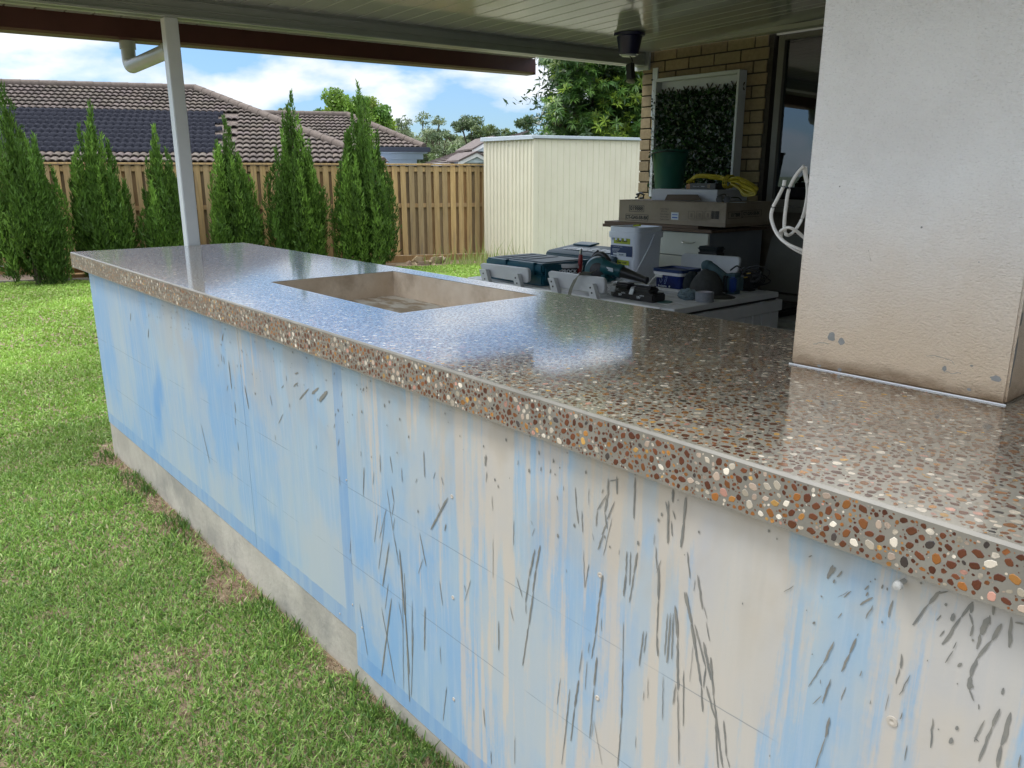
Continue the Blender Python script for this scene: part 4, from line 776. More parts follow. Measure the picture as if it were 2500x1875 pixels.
def lab(nm,u0,v0,u1,v1,m,yy,pr=bk,t=.0006):
    a,b_=at(u0,v0,yy),at(u1,v1,yy); return part(nm,MB().box(min(a.x,b_.x),max(a.x,b_.x),yy-t,yy+t*.5,min(a.z,b_.z),max(a.z,b_.z)),m,pr)
yy=y+.004
lab('blue_label',1491,597.5,1543,628,M_navylab,yy); lab('white_sticker',1506,616,1528,627,M_print,yy-.001); lab('white_sticker',1497,617,1506,622,M_print,yy-.001)
lab('tape_note',1499,580.5,1538,597,M_tape,yy-.0007); lab('tape_note',1499,633,1535,648.5,M_tape,yy-.0007); lab('tape_note',1529,656,1538,662,M_tape,yy-.0007)
for (s_,u,v,sz) in (('Clear coats',1518,588,.021),('Clear coat',1517,640.5,.021)):
    q=at(u,v,yy-.0012); text(s_,sz,M_ink,bk,q,(1,0,.02),(0,0,1),bold=.0006,shear=.2)
q=at(1517,622,yy-.0024); text('PLANET',.011,M_navylab,bk,q,(1,0,0),(0,0,1),bold=.0005)
q=at(1508,602,yy-.001); text('Concrete Surface Sealer',.0085,M_print,bk,q,(1,0,0),(0,0,1))
for k in range(4): lab('label_line',1495,607+k*2.6,1513-k*2,607.7+k*2.6,M_print,yy-.0002)
q=at(1550,543,4.0); part('tape_scrap',MB().obox((q.x+.02,4.0,zt+.012),(1,.3,.1),(0,1,0),(0,0,1),.022,.012,.006),M_tape,bk,bevel=.003)
hp=[(x1+.008,(y+yb_)/2+.02,zl+.075),(x1+.012,(y+yb_)/2-.03,zl+.0),(x1+.004,y+.03,zl-.11),(x1-.03,y-.012,zl-.20),(x1-.075,y-.018,zl-.235),(x1-.12,y-.012,zl-.25)]
part('bail_handle',MB().tube(smoothpts(hp,6),.0045,10),M_bk,bk,sm=True)
# dark blue small bucket
y=3.80; x0,x1=cx(1593,680,y),cx(1661,680,y); zt=czz(1620,657,y); yb_=4.0
nb_=thing('blue_paint_bucket','small dark blue rectangular bucket with white rim, pale scribble print and handle','bucket',((x0+x1)/2,3.9,BZ))
M_nb=mat('blue_label_print',(.006,.012,.085),(.012,.03,.16),scale=14,rough=.25)
part('bucket_body',loft([rrect(x0+.010,x1-.008,y+.010,yb_-.010,BZ+.020,.025),rrect(x0+.004,x1-.002,y+.004,yb_-.004,zt-.03,.03)]),M_nb,nb_,sm=True)
part('white_base',loft([rrect(x0+.008,x1-.006,y+.008,yb_-.008,BZ+.001,.025),rrect(x0+.006,x1-.004,y+.006,yb_-.006,BZ+.019,.026)]),M_white,nb_,sm=True)
part('white_rim',loft([rrect(x0-.003,x1+.005,y-.003,yb_+.003,zt-.035,.03),rrect(x0-.006,x1+.008,y-.006,yb_+.006,zt-.017,.03)]),M_white,nb_,sm=True)
part('navy_lid',loft([rrect(x0-.007,x1+.009,y-.007,yb_+.007,zt-.0165,.03),rrect(x0-.007,x1+.009,y-.007,yb_+.007,zt+.002,.03),rrect(x0+.006,x1-.004,y+.006,yb_-.006,zt+.002,.025),rrect(x0+.01,x1-.008,y+.01,yb_-.01,zt-.010,.02)]),M_navylab,nb_,sm=True)
part('handle_mount',MB().box(x0+.02,x0+.075,y-.0065,y+.006,zt-.052,zt-.034),M_white,nb_,bevel=.003)
part('bail_handle',MB().tube([(x0+.04,y-.012,zt-.045),(x0+.028,y-.02,zt-.055),(x0-.012,y-.024,zt-.102),(x0-.02,y-.02,zt-.118)],.0055,10),M_white,nb_,sm=True)
text('Sandstrim',.017,M_print,nb_,(x0+.075,y+.0055,BZ+.030),(1,0,0),(0,0,1),bold=.0008)
part('logo_dot',MB().lathe((x0+.128,y+.0068,BZ+.031),[(.0001,-.001),(.006,-.001),(.006,0)],axis=(0,1,0),n=14),M_print,nb_)
part('print_line',MB().box(x0+.022,x0+.0235,y+.0035,y+.0065,BZ+.022,zt-.05),M_print,nb_)
M_sw=mat('pale_swirl',(.30,.42,.70),rough=.4)
for pts_ in ([(.03,.10),(.045,.085),(.07,.10),(.085,.12)],[(.05,.07),(.058,.05),(.07,.062),(.062,.08)],[(.088,.05),(.095,.045),(.105,.075),(.11,.1),(.1,.09),(.088,.055)],[(.115,.11),(.13,.1),(.15,.105)]):
    part('print_swirl',MB().tube(smoothpts([(x0+a,y+.0062,BZ+h) for a,h in pts_],4),.0016,5),M_sw,nb_)
# cap
M_cap=mat('cap_cloth',(.045,.048,.045),(.06,.062,.06),scale=40,rough=.95,bump=.001,bscale=200); M_capd=mat('cap_mesh',(.014,.02,.022),(.02,.027,.03),scale=60,rough=.95)
p=at(1705,724,3.80); bm=bmesh.new(); bmesh.ops.create_uvsphere(bm,u_segments=28,v_segments=16,radius=1)
bmesh.ops.delete(bm,geom=[v for v in bm.verts if v.co.z<-.05],context='VERTS')
for v in bm.verts:
    d_=noise.noise(v.co*2)*.06; v.co=Vector((p.x+v.co.x*.098*(1+d_),3.87+v.co.y*.10*(1+d_),BZ+.004+max(v.co.z,0)**.9*.145*(1+d_)))
me=bpy.data.meshes.new('crown'); bm.to_mesh(me); bm.free()
cap_=thing('baseball_cap','dark grey cloth cap sitting behind the roll of silver tape','cap',(p.x,3.87,BZ))
part('crown',me,M_cap,cap_,sm=True)
m_=MB(); K=14; top=[]
for i in range(K+1):
    a=-PI*.62+i/K*PI*.95; rr=.098; R2=.098+.085*math.sin(i/K*PI)**.7; d_=Vector((math.cos(a*.8+.25),math.sin(a*.8-.1)*.6,0))
    m_.v+=[(p.x+math.cos(a)*rr,3.87+math.sin(a)*rr,BZ+.012),(p.x+math.cos(a)*R2+.03*math.sin(i/K*PI),3.87+math.sin(a)*R2*.8,BZ+.004)]
for i in range(K): m_.f.append((2*i,2*i+1,2*i+3,2*i+2))
pk=part('peak',m_.mesh('peak',fix=False),M_cap,cap_,sm=True); pk.modifiers.new('s','SOLIDIFY').thickness=.003
part('side_panel',crumple((p.x-.09,3.85,BZ+.06),.045,.06,.075,5,amp=.12,fr=1.5),M_capd,cap_,sm=True)
part('button',MB().lathe((p.x,3.87,BZ+.149),[(.0001,.004),(.007,.002),(.008,-.002)],n=12),M_cap,cap_)
# sander with blue body
M_dust=mat('dusty_teal_sleeve',(.03,.075,.09),(.07,.12,.135),scale=14,rough=.8,c3=(.14,.18,.19),c3scale=20,c3thr=(.6,.75)); M_blue=mat('blue_plastic',(.008,.03,.16),(.012,.05,.22),scale=9,rough=.4,c3=(.06,.1,.16),c3scale=24,c3thr=(.62,.75))
sa=thing('polisher','dusty angle polisher with teal wrapped handle and bright blue body, on the bench','power tool',(-2.8,4.05,BZ)); y=4.02
part('wrapped_handle',MB().tube(smoothpts([at(1716,650,y),at(1728,649,y),at(1741,656,y),at(1762,672,y),at(1778,686,y)],6),[.012]+[.02,.03,.032,.034,.035]+[.034]*3+[.03]*5+[.028]*6+[.03]*5,16),M_dust,sa,sm=True)
cb_=at(1790,690,y); part('motor_body',MB().obox((cb_.x,y,BZ+.062),(1,0,.03),(0,1,0),(-.03,0,1),.052,.05,.06),M_dust,sa,bevel=.022,seg=4,sm=True)
part('blue_panel',MB().obox((cb_.x+.026,y-.043,BZ+.062),(1,0,.02),(0,1,0),(-.02,0,1),.024,.012,.045),M_blue,sa,bevel=.01,seg=3,sm=True)
part('vent_ribs',MB().obox((cb_.x-.030,y-.046,BZ+.06),(1,0,.02),(0,1,0),(-.02,0,1),.006,.01,.05).obox((cb_.x-.012,y-.046,BZ+.06),(1,0,.02),(0,1,0),(-.02,0,1),.004,.01,.05),M_blk,sa,bevel=.003)
part('carry_strap',MB().tube(smoothpts([at(1783,660,y),at(1797,650,y),at(1804,652,y),at(1812,662,y)],5),.005,8),M_blk,sa,sm=True)
# black drill & cord heap
hp_=thing('black_corded_drill','black corded power tool with its cord heaped over it, yellow trim showing','power tool',(-2.8,4.25,BZ)); y=4.2
cb_=at(1828,685,y); part('tool_body',MB().obox((cb_.x,y,BZ+.055),(1,0,.05),(0,1,0),(-.05,0,1),.05,.045,.053),M_blk,hp_,bevel=.018,seg=3,sm=True)
part('tool_grip',MB().tube([(cb_.x+.02,y,BZ+.09),(cb_.x+.075,y,BZ+.10),(cb_.x+.10,y,BZ+.075)],[.022,.018,.015],12),M_blk,hp_,sm=True)
M_yel=mat('yellow_trim',(.42,.27,.03),(.48,.33,.05),scale=9,rough=.4)
part('yellow_trim',MB().obox((cb_.x-.01,y-.048,BZ+.083),(1,0,.25),(0,1,0),(-.25,0,1),.03,.002,.004).obox((cb_.x+.03,y-.05,BZ+.115),(1,0,.25),(0,1,0),(-.25,0,1),.014,.002,.003),M_yel,hp_)
for k in range(9):
    pts_=[]; r1,r2=rnd(.045,.085),rnd(.03,.055); ph=rnd(0,6); zc=BZ+rnd(.07,.11)
    for i in range(15):
        a=ph+i/14*2*PI*rnd(.95,1.02); pts_.append((cb_.x+.035+r1*math.cos(a),y+rnd(-.01,.01)+.04*math.sin(a*.5+k),max(BZ+.006,zc+r2*math.sin(a))))
    part('cord_loop',MB().tube(smoothpts(pts_,3),.004,7),M_blk,hp_,sm=True)
# tape roll, rag, disc
y=3.62; a,b_=at(1690,720,y),at(1735,720,y); r=rad(1690,1735,720,y); c=(a+b_)/2
tp=thing('duct_tape_roll','roll of silver grey tape lying flat near the bench end','tape roll',(c.x,y+.02,BZ))
M_tp=mat('silver_tape',(.20,.22,.25),(.25,.27,.30),scale=60,rough=.42); M_core=mat('tape_core',(.50,.48,.50),rough=.8)
part('tape_wound',MB().lathe((c.x,y+.03,BZ+.001),[(r*.80,0),(r,0),(r,.052),(r*.80,.052)],n=40),M_tp,tp,sm=True)
part('core',MB().lathe((c.x,y+.03,BZ+.002),[(r*.795,.053),(r*.74,.053),(r*.74,0.001),(r*.795,.001)],n=40),M_core,tp,sm=True)
p=at(1672,722,3.62); solo('blue_rag',crumple((p.x,3.64,BZ+.026),.052,.045,.034,11,sub=4,amp=.3,fr=2.6),mat('rag_cloth',(.13,.19,.22),(.20,.27,.30),scale=90,rough=.95,bump=.002,bscale=160,stretch=(1,6,1)),'small crumpled grey-blue ribbed rag beside the tape roll','rag')
p=gz(1621,736,BZ+.003); solo('sanding_disc',MB().lathe((p.x,p.y,BZ+.0008),[(.0001,0),(.047,0),(.047,.003),(.0001,.004)],n=36),mat('disc_green',(.06,.16,.16),(.08,.2,.19),scale=60,rough=.7),'thin round green sanding disc lying on the slats near the counter','disc')

# ------------------------------------------------------------------ drawer chest, boxes and things on them
chest=thing('drawer_chest','white drawer chest with a brown board on top, at the back of the patio','chest of drawers',(-3.7,4.75,.14))
M_cream=mat('drawer_front',(.64,.65,.55),(.68,.69,.60),scale=4,rough=.5); M_grey=mat('chest_side',(.19,.205,.22),(.23,.245,.26),scale=4,rough=.5); M_wood=mat('particle_board',(.10,.062,.04),(.15,.10,.065),scale=12,rough=.75,stretch=(.3,3,3))
CYF=4.52; cx0,cx1=-4.08,-3.25; cyb=5.15
part('carcass',MB().box(cx0,cx1-.016,CYF+.02,cyb,.14,1.045),M_grey,chest)
part('side_board',MB().box(cx1-.0155,cx1,CYF+.004,cyb,.14,1.045),M_grey,chest)
zz=1.04
for k in range(5):
    h_=.165; dr=part('drawer_front',MB().box(cx0,cx1-.002,CYF-.016,CYF+.003,zz-h_+.006,zz),M_cream,chest,bevel=.002)
    hx=cx(1679,590,CYF-.03); part('handle',MB().tube(smoothpts([(hx-.055,CYF-.017,zz-.062),(hx-.045,CYF-.036,zz-.066),(hx,CYF-.042,zz-.069),(hx+.045,CYF-.036,zz-.066),(hx+.055,CYF-.017,zz-.060)],4),.005,8,flat=.7),M_chrome,dr,sm=True)
    zz-=h_
part('top_board',MB().box(cx0-.12,-3.205,CYF-.05,cyb+.02,1.047,1.068),M_wood,chest,bevel=.001)
part('top_board',MB().box(cx0-.12,-3.33,CYF-.03,cyb+.02,1.0685,1.088),M_wood,chest,bevel=.001)
M_card=mat('cardboard',(.27,.22,.16),(.32,.265,.20),scale=7,rough=.85,c3=(.20,.16,.115),c3scale=4,c3thr=(.55,.7)); M_cardt=mat('packing_tape',(.22,.165,.11),(.25,.19,.13),scale=7,rough=.35)
bx0,bx1,by0,by1,bzz0,bzz1=-4.065,-3.12,4.50,5.02,1.0895,1.247
box_=thing('barbecue_carton','long flat cardboard carton printed 019888 and CT-GAS-5B-BK, on the drawer chest','carton',((bx0+bx1)/2,4.75,bzz0))
part('carton_body',MB().box(bx0,bx1,by0,by1,bzz0,bzz1-.002),M_card,box_,bevel=.002)
for (a,b_) in ((by0-.002,4.745),(4.757,by1+.002)): part('top_flap',MB().box(bx0-.003,bx1+.003,a,b_,bzz1-.0015,bzz1+.0015),M_card,box_)
part('seam_tape',MB().box(bx0+.001,bx1-.001,by0-.0008,by0+.0001,bzz0+.001,bzz0+.028),M_cardt,box_)
part('seam_tape',MB().box(bx1-.0002,bx1+.0009,by0+.001,by1,bzz0+.001,bzz0+.022),M_cardt,box_)
def stamp(s_,u,v,sz,face='f',bw_=.1,bh=.036):
    if face=='f':
        q=at(u,v,by0-.001); X_,o_=(1,0,0),q; f=MB(); t_=.0022
        for (a,b_,c_,d_) in ((-bw_/2,bw_/2,bh/2-t_,bh/2),(-bw_/2,bw_/2,-bh/2,-bh/2+t_),(-bw_/2,-bw_/2+t_,-bh/2+t_,bh/2-t_),(bw_/2-t_,bw_/2,-bh/2+t_,bh/2-t_)): f.box(q.x+a,q.x+b_,q.y-.0004,q.y+.0008,q.z+c_,q.z+d_)
    else:
        d_=ray(u,v); k=(bx1+.001)/d_.x; q=Vector((bx1+.001,d_.y*k,EYE+d_.z*k)); X_=(0,1,0); f=MB(); t_=.0022
        for (a,b_,c_,e_) in ((-bw_/2,bw_/2,bh/2-t_,bh/2),(-bw_/2,bw_/2,-bh/2,-bh/2+t_),(-bw_/2,-bw_/2+t_,-bh/2+t_,bh/2-t_),(bw_/2-t_,bw_/2,-bh/2+t_,bh/2-t_)): f.box(q.x-.0008,q.x+.0004,q.y+a,q.y+b_,q.z+c_,q.z+e_)
    part('stamp_frame',f,M_ink,box_); text(s_,sz,M_ink,box_,q,X_,(0,0,1),bold=.0009)
stamp('019888',1554,509,.040,'f',.142,.046); stamp('CT-GAS-5B-BK',1554.5,531,.033,'f',.215,.046)
stamp('019888',1796,525,.034,'r',.17,.045); stamp('CT-GAS-5B-BK',1835,521,.030,'r',.24,.045)
for k,s_ in enumerate(('Colour: Black','QTY:1 PC','Gross Weight','PO Number','Made in China')):
    q=at(1622,510+k*6.4,by0-.001); text(s_,.014,M_cardt if 0 else mat('faint_ink%d'%k,(.10,.08,.06),rough=.8),box_,q,(1,0,0),(0,0,1))
q=at(1647.5,527.5,by0-.001); part('shipping_label',MB().box(q.x-.032,q.x+.032,q.y-.001,q.y+.0005,q.z-.025,q.z+.025),M_print,box_)
M_bl=mat('label_blue',(.10,.15,.45),rough=.6)
for dz,hh_ in ((.009,.006),(-.010,.009)): part('label_print',MB().box(q.x-.024,q.x+.024,q.y-.0018,q.y-.0012,q.z+dz-hh_/2,q.z+dz+hh_/2),M_bl,box_)
q=at(1746.5,525,by0-.001); bc=MB(); xx=-.032
while xx<.030:
    w=random.choice((.0012,.002,.0034)); bc.box(q.x+xx,q.x+xx+w,q.y-.0004,q.y+.0003,q.z-.026,q.z+.026); xx+=w+random.choice((.0012,.002,.003))
part('barcode',bc,M_ink,box_)
M_faint=mat('faded_print',(.19,.155,.115),rough=.85)
for k in range(3):
    q=at(1688+k*20,525,by0-.001); f=MB(); s_=.027
    for (a,b_,c_,d_) in ((-s_,s_,s_-.003,s_),(-s_,s_,-s_,-s_+.003),(-s_,-s_+.003,-s_+.003,s_-.003),(s_-.003,s_,-s_+.003,s_-.003),(-.008,.008,-.015,.012)): f.box(q.x+a,q.x+b_,q.y-.0004,q.y+.0003,q.z+c_,q.z+d_)
    part('care_symbol',f,M_faint,box_)
# white flat box
wx0_,wx1_,wy0,wy1,wz0,wz1=-3.872,-3.345,4.62,4.98,bzz1+.002,0
wz1=czz(1660,462,4.62); wz1=max(wz1,wz0+.07)
wx0_,wx1_=cx(1590,475,4.62),cx(1751,478,4.62)
solo('white_flat_carton',MB().box(wx0_,wx1_,wy0,wy1,wz0,wz1),mat('white_card',(.42,.43,.47),(.47,.48,.52),scale=5,rough=.5),'flat white box on top of the big cardboard carton','box',bevel=.004,seg=2)
M_flap=mat('brown_flap',(.085,.06,.04),(.105,.075,.05),scale=8,rough=.85)
pz=[at(1622,490,4.54),at(1711,490,4.54),at(1703,475.5,4.585),at(1629,475.5,4.585)]
zf=pz[0].z; sh=bzz1+.003-zf
solo('folded_card_flap',MB().prism([tuple(p+Vector((0,0,sh))) for p in pz],(.035,.06,-.001) if 0 else (0,.004,.001)),M_flap,'folded brown card tab standing against the front of the white box','card')
# green bucket
y=4.80; a,b_=at(1605,450,y),at(1670,455,y); zb_=wz1+.001; c=Vector(((a.x+b_.x)/2,y,0)); 
ta,tb=at(1593,370,y),at(1682,370,y); rt_=rad(1593,1682,370,y); rb_=rt_*.74; zt=czz(1637,366,y); cx_=(ta.x+tb.x)/2
M_gr=mat('green_plastic',(.006,.075,.05),(.01,.10,.07),scale=5,rough=.42,c3=(.05,.12,.095),c3scale=4,c3thr=(.5,.75))
gb=thing('green_bucket','dusty dark green bucket with its black handle down, on the flat white box','bucket',(cx_,y,zb_)); H_=zt-zb_
part('bucket_shell',MB().lathe((cx_,y,zb_),[(.0001,0),(rb_,0),(rb_*1.01,.006),(rt_*.97,H_-.02),(rt_*1.02,H_-.012),(rt_*1.03,H_),(rt_*.97,H_),(rt_*.93,H_-.02),(rb_*.95,.01),(.0001,.008)],n=40),M_gr,gb,sm=True)
part('handle_ear',MB().obox((cx_-rt_*1.0,y-.03,zt-.035),(1,0,0),(0,1,0),(0,0,1),.008,.012,.02),M_gr,gb,bevel=.003)
part('bail_handle',MB().tube(smoothpts([(cx_-rt_*1.03,y-.02,zt-.03),(cx_-rt_*1.05,y-.07,zt-.045),(cx_-rt_*.55,y-rt_*1.0,zt-.03),(cx_,y-rt_*1.12,zt-.02),(cx_+rt_*.6,y-rt_*.95,zt-.012),(cx_+rt_*1.03,y,zt-.02)],6),.004,8),M_blk,gb,sm=True)
ey=part('lug_fin',MB().prism([(cx_-rt_*.62,y-rt_*.80,zt-.03),(cx_-rt_*.45,y-rt_*.92,zt-.03),(cx_-rt_*.46,y-rt_*.88,zt-.085)],(0,-.008,0)),M_gr,gb)
# modem
y=4.66; mx0,mx1=cx(1684,448,y),cx(1733,448,y)
md=thing('black_modem','small black modem box with tiny lights and a grey label, on the white box','modem',(mx0,y,wz1))
part('modem_case',MB().box(mx0,mx1+.05,y,y+.13,wz1+.001,wz1+.042),M_blk,md,bevel=.004,seg=2)
for k in range(5): part('led',MB().box(mx0+.03+k*.011,mx0+.034+k*.011,y-.0008,y+.001,wz1+.019,wz1+.023),M_print,md)
text('modem',.010,M_print,md,(mx0+.115,y-.0012,wz1+.021),(1,0,0),(0,0,1))
part('grey_label',MB().box(mx0+.15,mx0+.175,y-.001,y+.001,wz1+.010,wz1+.036),M_faint,md)
solo('timber_offcut',MB().box(mx0-.045,mx0-.004,y+.02,y+.11,wz1+.001,wz1+.036),mat('raw_pine',(.30,.16,.08),(.36,.20,.11),scale=10,rough=.8,stretch=(4,1,4)),'orange-brown timber offcut beside the black modem','offcut',bevel=.002)
# yellow cord coil
yc=thing('yellow_cord_hank','bundled yellow extension cord tied round its middle, draped over the boxes','extension cord',(-3.2,4.8,1.3))
M_yc=mat('yellow_cord',(.38,.30,.02),(.46,.37,.03),scale=20,rough=.4,c3=(.22,.16,.02),c3scale=12,c3thr=(.55,.7))
kn_=at(1779,440,4.72)
for k in range(13):
    t=k/12; o1,o2=rnd(-8,8),rnd(-4,5)
    ptsL=[(1670+rnd(0,25),446-rnd(0,4)+t*2),(1700,432-6*rnd(.2,1)+4*t),(1740,427+9*t),(1768,432+8*t),(1779,437+6*t)]
    ptsR=[(1779,437+6*t),(1800,432+14*t),(1822,438+18*t+o2),(1842,452+18*t),(1850-8*t,462+14*t),(1830-15*t,466+12*t),(1800+5*t,452+10*t),(1784,446+4*t)]
    P_=[at(u,v,4.70+rnd(-.03,.03)) for u,v in ptsL+ptsR[1:]]
    part('cord_strand',MB().tube(smoothpts(P_,4),.0052,7),M_yc,yc,sm=True)
for k in range(3):
    part('cord_wrap',MB().tube([kn_+Vector((-.012+k*.014+.006*math.sin(a),math.cos(a)*.05,math.sin(a)*.042-.01)) for a in [i/14*2*PI for i in range(15)]],.0055,7),M_yc,yc,sm=True)
# sunglasses and clip
sg=thing('sunglasses','black sunglasses lying on the carton beside the white box','sunglasses',(-3.3,4.6,1.25))
q=Vector((cx(1766,485,4.57),4.57,bzz1+.003))
for s_ in (-1,1): part('lens',MB().lathe(q+Vector((s_*.03,0,.018)),[(.0001,0),(.022,.0),(.025,.004),(.0001,.006)],axis=(.1,-1,.25),n=16),M_blk,sg,sm=True)
part('temple_arm',MB().tube(smoothpts([q+Vector((.055,.005,.03)),q+Vector((.065,.07,.03)),q+Vector((.06,.12,.012))],4),.004,7),M_blk,sg)
part('temple_arm',MB().tube(smoothpts([q+Vector((-.055,.005,.035)),q+Vector((-.045,.07,.05)),q+Vector((-.05,.11,.03))],4),.004,7),M_blk,sg)
part('bridge',MB().tube([q+Vector((-.012,-.003,.026)),q+Vector((.012,-.003,.026))],.003,7),M_blk,sg)
q=Vector((cx(1564,472,4.8),4.8,bzz1+.002))
cp_=thing('black_clamp','small black spring clamp on the far corner of the carton','clamp',q)
part('jaw',MB().tube([q+Vector((-.04,0,.03)),q+Vector((0,0,.042)),q+Vector((.035,0,.028)),q+Vector((.03,0,.008)),q+Vector((-.005,0,.004))],.009,8),M_blk,cp_,sm=True)
part('spring_handle',MB().tube([q+Vector((-.01,0,.04)),q+Vector((-.03,.0,.012)),q+Vector((-.05,0,.006))],.007,8),M_blk,cp_,sm=True)
# white paper scraps on the carton
q=Vector((cx(1803,481,4.62),4.62,bzz1+.0025)); solo('paper_slip',MB().obox(q,(1,.1,0),(0,1,0),(0,0,1),.045,.03,.0006),M_print,'slip of white paper on the carton under the yellow cord','paper')
# couch with a tall rounded back at the right
M_couch=mat('grey_vinyl',(.12,.12,.10),(.15,.15,.13),scale=4,rough=.6)
cou=thing('outdoor_couch','dim grey-beige couch with tall round-cornered back, behind the bench end','couch',(-2.6,5.0,.14))
def cpanel(x0,x1,y,z0,z1,r,th):
    pts=[(x0,y,z0)]
    for k in range(7): a=PI-k/6*PI/2; pts.append((x0+.03+r+r*math.cos(a),y+.05,z1-r+r*math.sin(a)))
    for k in range(7): a=PI/2-k/6*PI/2; pts.append((x1-r+r*math.cos(a),y+.05,z1-r+r*math.sin(a)))
    pts.append((x1,y,z0)); return MB().prism(pts,(0,th,0))
yb=4.98
part('back_panel',cpanel(cx(1852,700,yb),-1.5,yb,czz(1890,712,yb),czz(1900,572,yb),.05,.08),M_couch,cou,bevel=.01,seg=2,sm=True)
zz=czz(1890,714,yb)
part('back_base',MB().box(-3.02,-1.5,yb-.02,yb+.1,zz-.045,zz-.004),M_couch,cou,bevel=.005)
part('dark_cushion',MB().box(-3.0,-2.72,4.62,4.94,zz-.10,zz-.048),M_blk,cou,bevel=.015,seg=2)
M_cush=mat('pale_cushion',(.26,.27,.26),(.32,.33,.31),scale=6,rough=.9,bump=.006,bscale=9)
part('seat_cushion',MB().box(-3.0,-1.5,4.55,4.96,zz-.27,zz-.105),M_cush,cou,bevel=.035,seg=3,sm=True)
part('seat_frame',MB().box(-2.98,-1.5,4.58,5.05,.14,zz-.275),M_couch,cou,bevel=.01)
# upright speaker seen above the rear backrest
q0,q1=at(1713,625,4.42),at(1761,625,4.42); zt=czz(1737,601,4.42)
sb=thing('black_cooler_box','black rounded box standing between the rear backrest and the chest','box',((q0.x+q1.x)/2,4.45,.14))
part('box_body',MB().box(q0.x,q1.x,4.37,4.46,.14,zt-.03),M_blk,sb,bevel=.01,seg=2); part('box_lid',MB().box(q0.x-.004,q1.x+.004,4.365,4.465,zt-.0295,zt),M_capd,sb,bevel=.012,seg=3,sm=True)
# ------------------------------------------------------------------ boundary fence; frame: T along it, Nn away from the camera
T=Vector((.412,.911,0)); T.normalize(); NN=Vector((-T.y,T.x,0))
def tn(t,n,z): return T*t+NN*n+Vector((0,0,z))
ANG=math.atan2(T.y,T.x)
def atn(u,v,n):                # sight line on the plane n
    d=ray(u,v); k=n/(d.dot(NN)); p=Vector((0,0,EYE))+d*k; return p.dot(T),p.z
FN=15.995
fence=thing('paling_fence','tall lapped timber paling fence of tan and weathered grey boards behind the conifers','fence',tn(0,FN,-.3))
M_pal=mat('paling_timber',(.40,.285,.14),(.52,.385,.21),scale=5,rough=.8,objcol=True,stretch=(7,7,.5),c3=(.22,.18,.14),c3scale=3,c3thr=(.52,.8),bump=.001,bscale=60)
pal=MB().box(-.052,.052,-.008,.008,0,1.745).mesh('paling',bevel=.002); pal.materials.append(M_pal)
t=-5.6; k=0
while t<6.9:
    g=.6*noise.noise(Vector((t*1.3,0,0)))+.5; 
    c=Vector((1.12,1.0,.78)).lerp(Vector((.68,.67,.65)),min(1,max(0,g*.95+rnd(-.25,.35))))*rnd(.85,1.12)
    dz=rnd(-.01,.01); put('paling',pal,fence,tn(t,FN-.03,-.14+dz*.3),color=(*c,1),rot=(rnd(-.003,.003),rnd(-.006,.006),ANG))
    c=Vector((.50,.49,.50)).lerp(Vector((.75,.6,.45)),max(0,rnd(-.6,1)))*rnd(.8,1.1)
    put('paling',pal,fence,tn(t+.083,FN+.03,-.14),color=(*c,1),rot=(0,rnd(-.006,.006),ANG))
    t+=.1655; k+=1
def rail(nm,t0,t1,n0,n1,z0,z1,m=M_pal,par=fence,col=(.9,.85,.75)):
    m_=MB(); m_.prism([tuple(tn(t0,n0,z0)),tuple(tn(t1,n0,z0)),tuple(tn(t1,n1,z0)),tuple(tn(t0,n1,z0))],(0,0,z1-z0)); o=part(nm,m_,m,par,bevel=.003); o.color=(*col,1); return o
for k in range(5): rail('rail',-5.6+k*2.52,-3.09+k*2.52,FN-.02,FN+.02,1.49,1.58,col=(.95,.88,.75)); rail('rail',-5.6+k*2.52,-3.09+k*2.52,FN-.02,FN+.02,.80,.88,col=(.8,.7,.6))
for k in range(5): rail('capping',-5.6+k*2.52,-3.085+k*2.52,FN-.065,FN+.06,1.612,1.645,col=(1.05,.95,.78))
for k in range(6): rail('sleeper',-5.6+k*2.4,-3.205+k*2.4,FN-.06,FN-.01,-.34,-.145,col=(.62,.5,.36))
for k in range(6): rail('fence_post',-5.55+k*2.4,-5.45+k*2.4,FN+.045,FN+.14,-.4,1.55,col=(.6,.5,.4))
rail('end_post',-5.15,-4.99,FN-.12,FN-.07,-.14,1.5,m=M_dark)
# garden bed and edging
M_mulch=mat('garden_mulch',(.085,.06,.04),(.17,.125,.09),scale=18,rough=.95,bump=.02,bscale=22)
m_=MB(); G=40
for i in range(G+1):
    t=-6+i*(13/G)
    for n in (14.86,15.2,15.6,15.93): m_.v.append(tuple(tn(t,n,-.315+.035*noise.noise(Vector((t*2,n*2,0)))+(.03 if n>15 else 0))))
for i in range(G):
    for j in range(3): m_.f.append((i*4+j,(i+1)*4+j,(i+1)*4+j+1,i*4+j+1))
struct('garden_bed',m_.mesh('garden_bed'),M_mulch,sm=True)
edg=thing('garden_edging','pale concrete edging strip between the lawn and the garden bed','edging',tn(-1,14.86,-.3))
for k in range(8): rail('edging_piece',-6+k*1.2,-4.81+k*1.2,14.82,14.86,-.36,-.262,m=mat('edging_cement',(.22,.19,.15),(.28,.25,.2),rough=.9) if k==0 else bpy.data.materials['edging_cement'],par=edg,col=(1,1,1))
slp=thing('timber_sleeper_step','two stacked rough timber sleepers in the garden bed by the bench corner','sleepers',tn(-3.3,15.2,-.3))
rail('sleeper_piece',-4.0,-2.7,15.30,15.50,-.32,-.14,par=slp,col=(.42,.33,.22)); rail('sleeper_piece',-3.8,-2.6,15.05,15.29,-.32,-.22,par=slp,col=(.5,.4,.27))
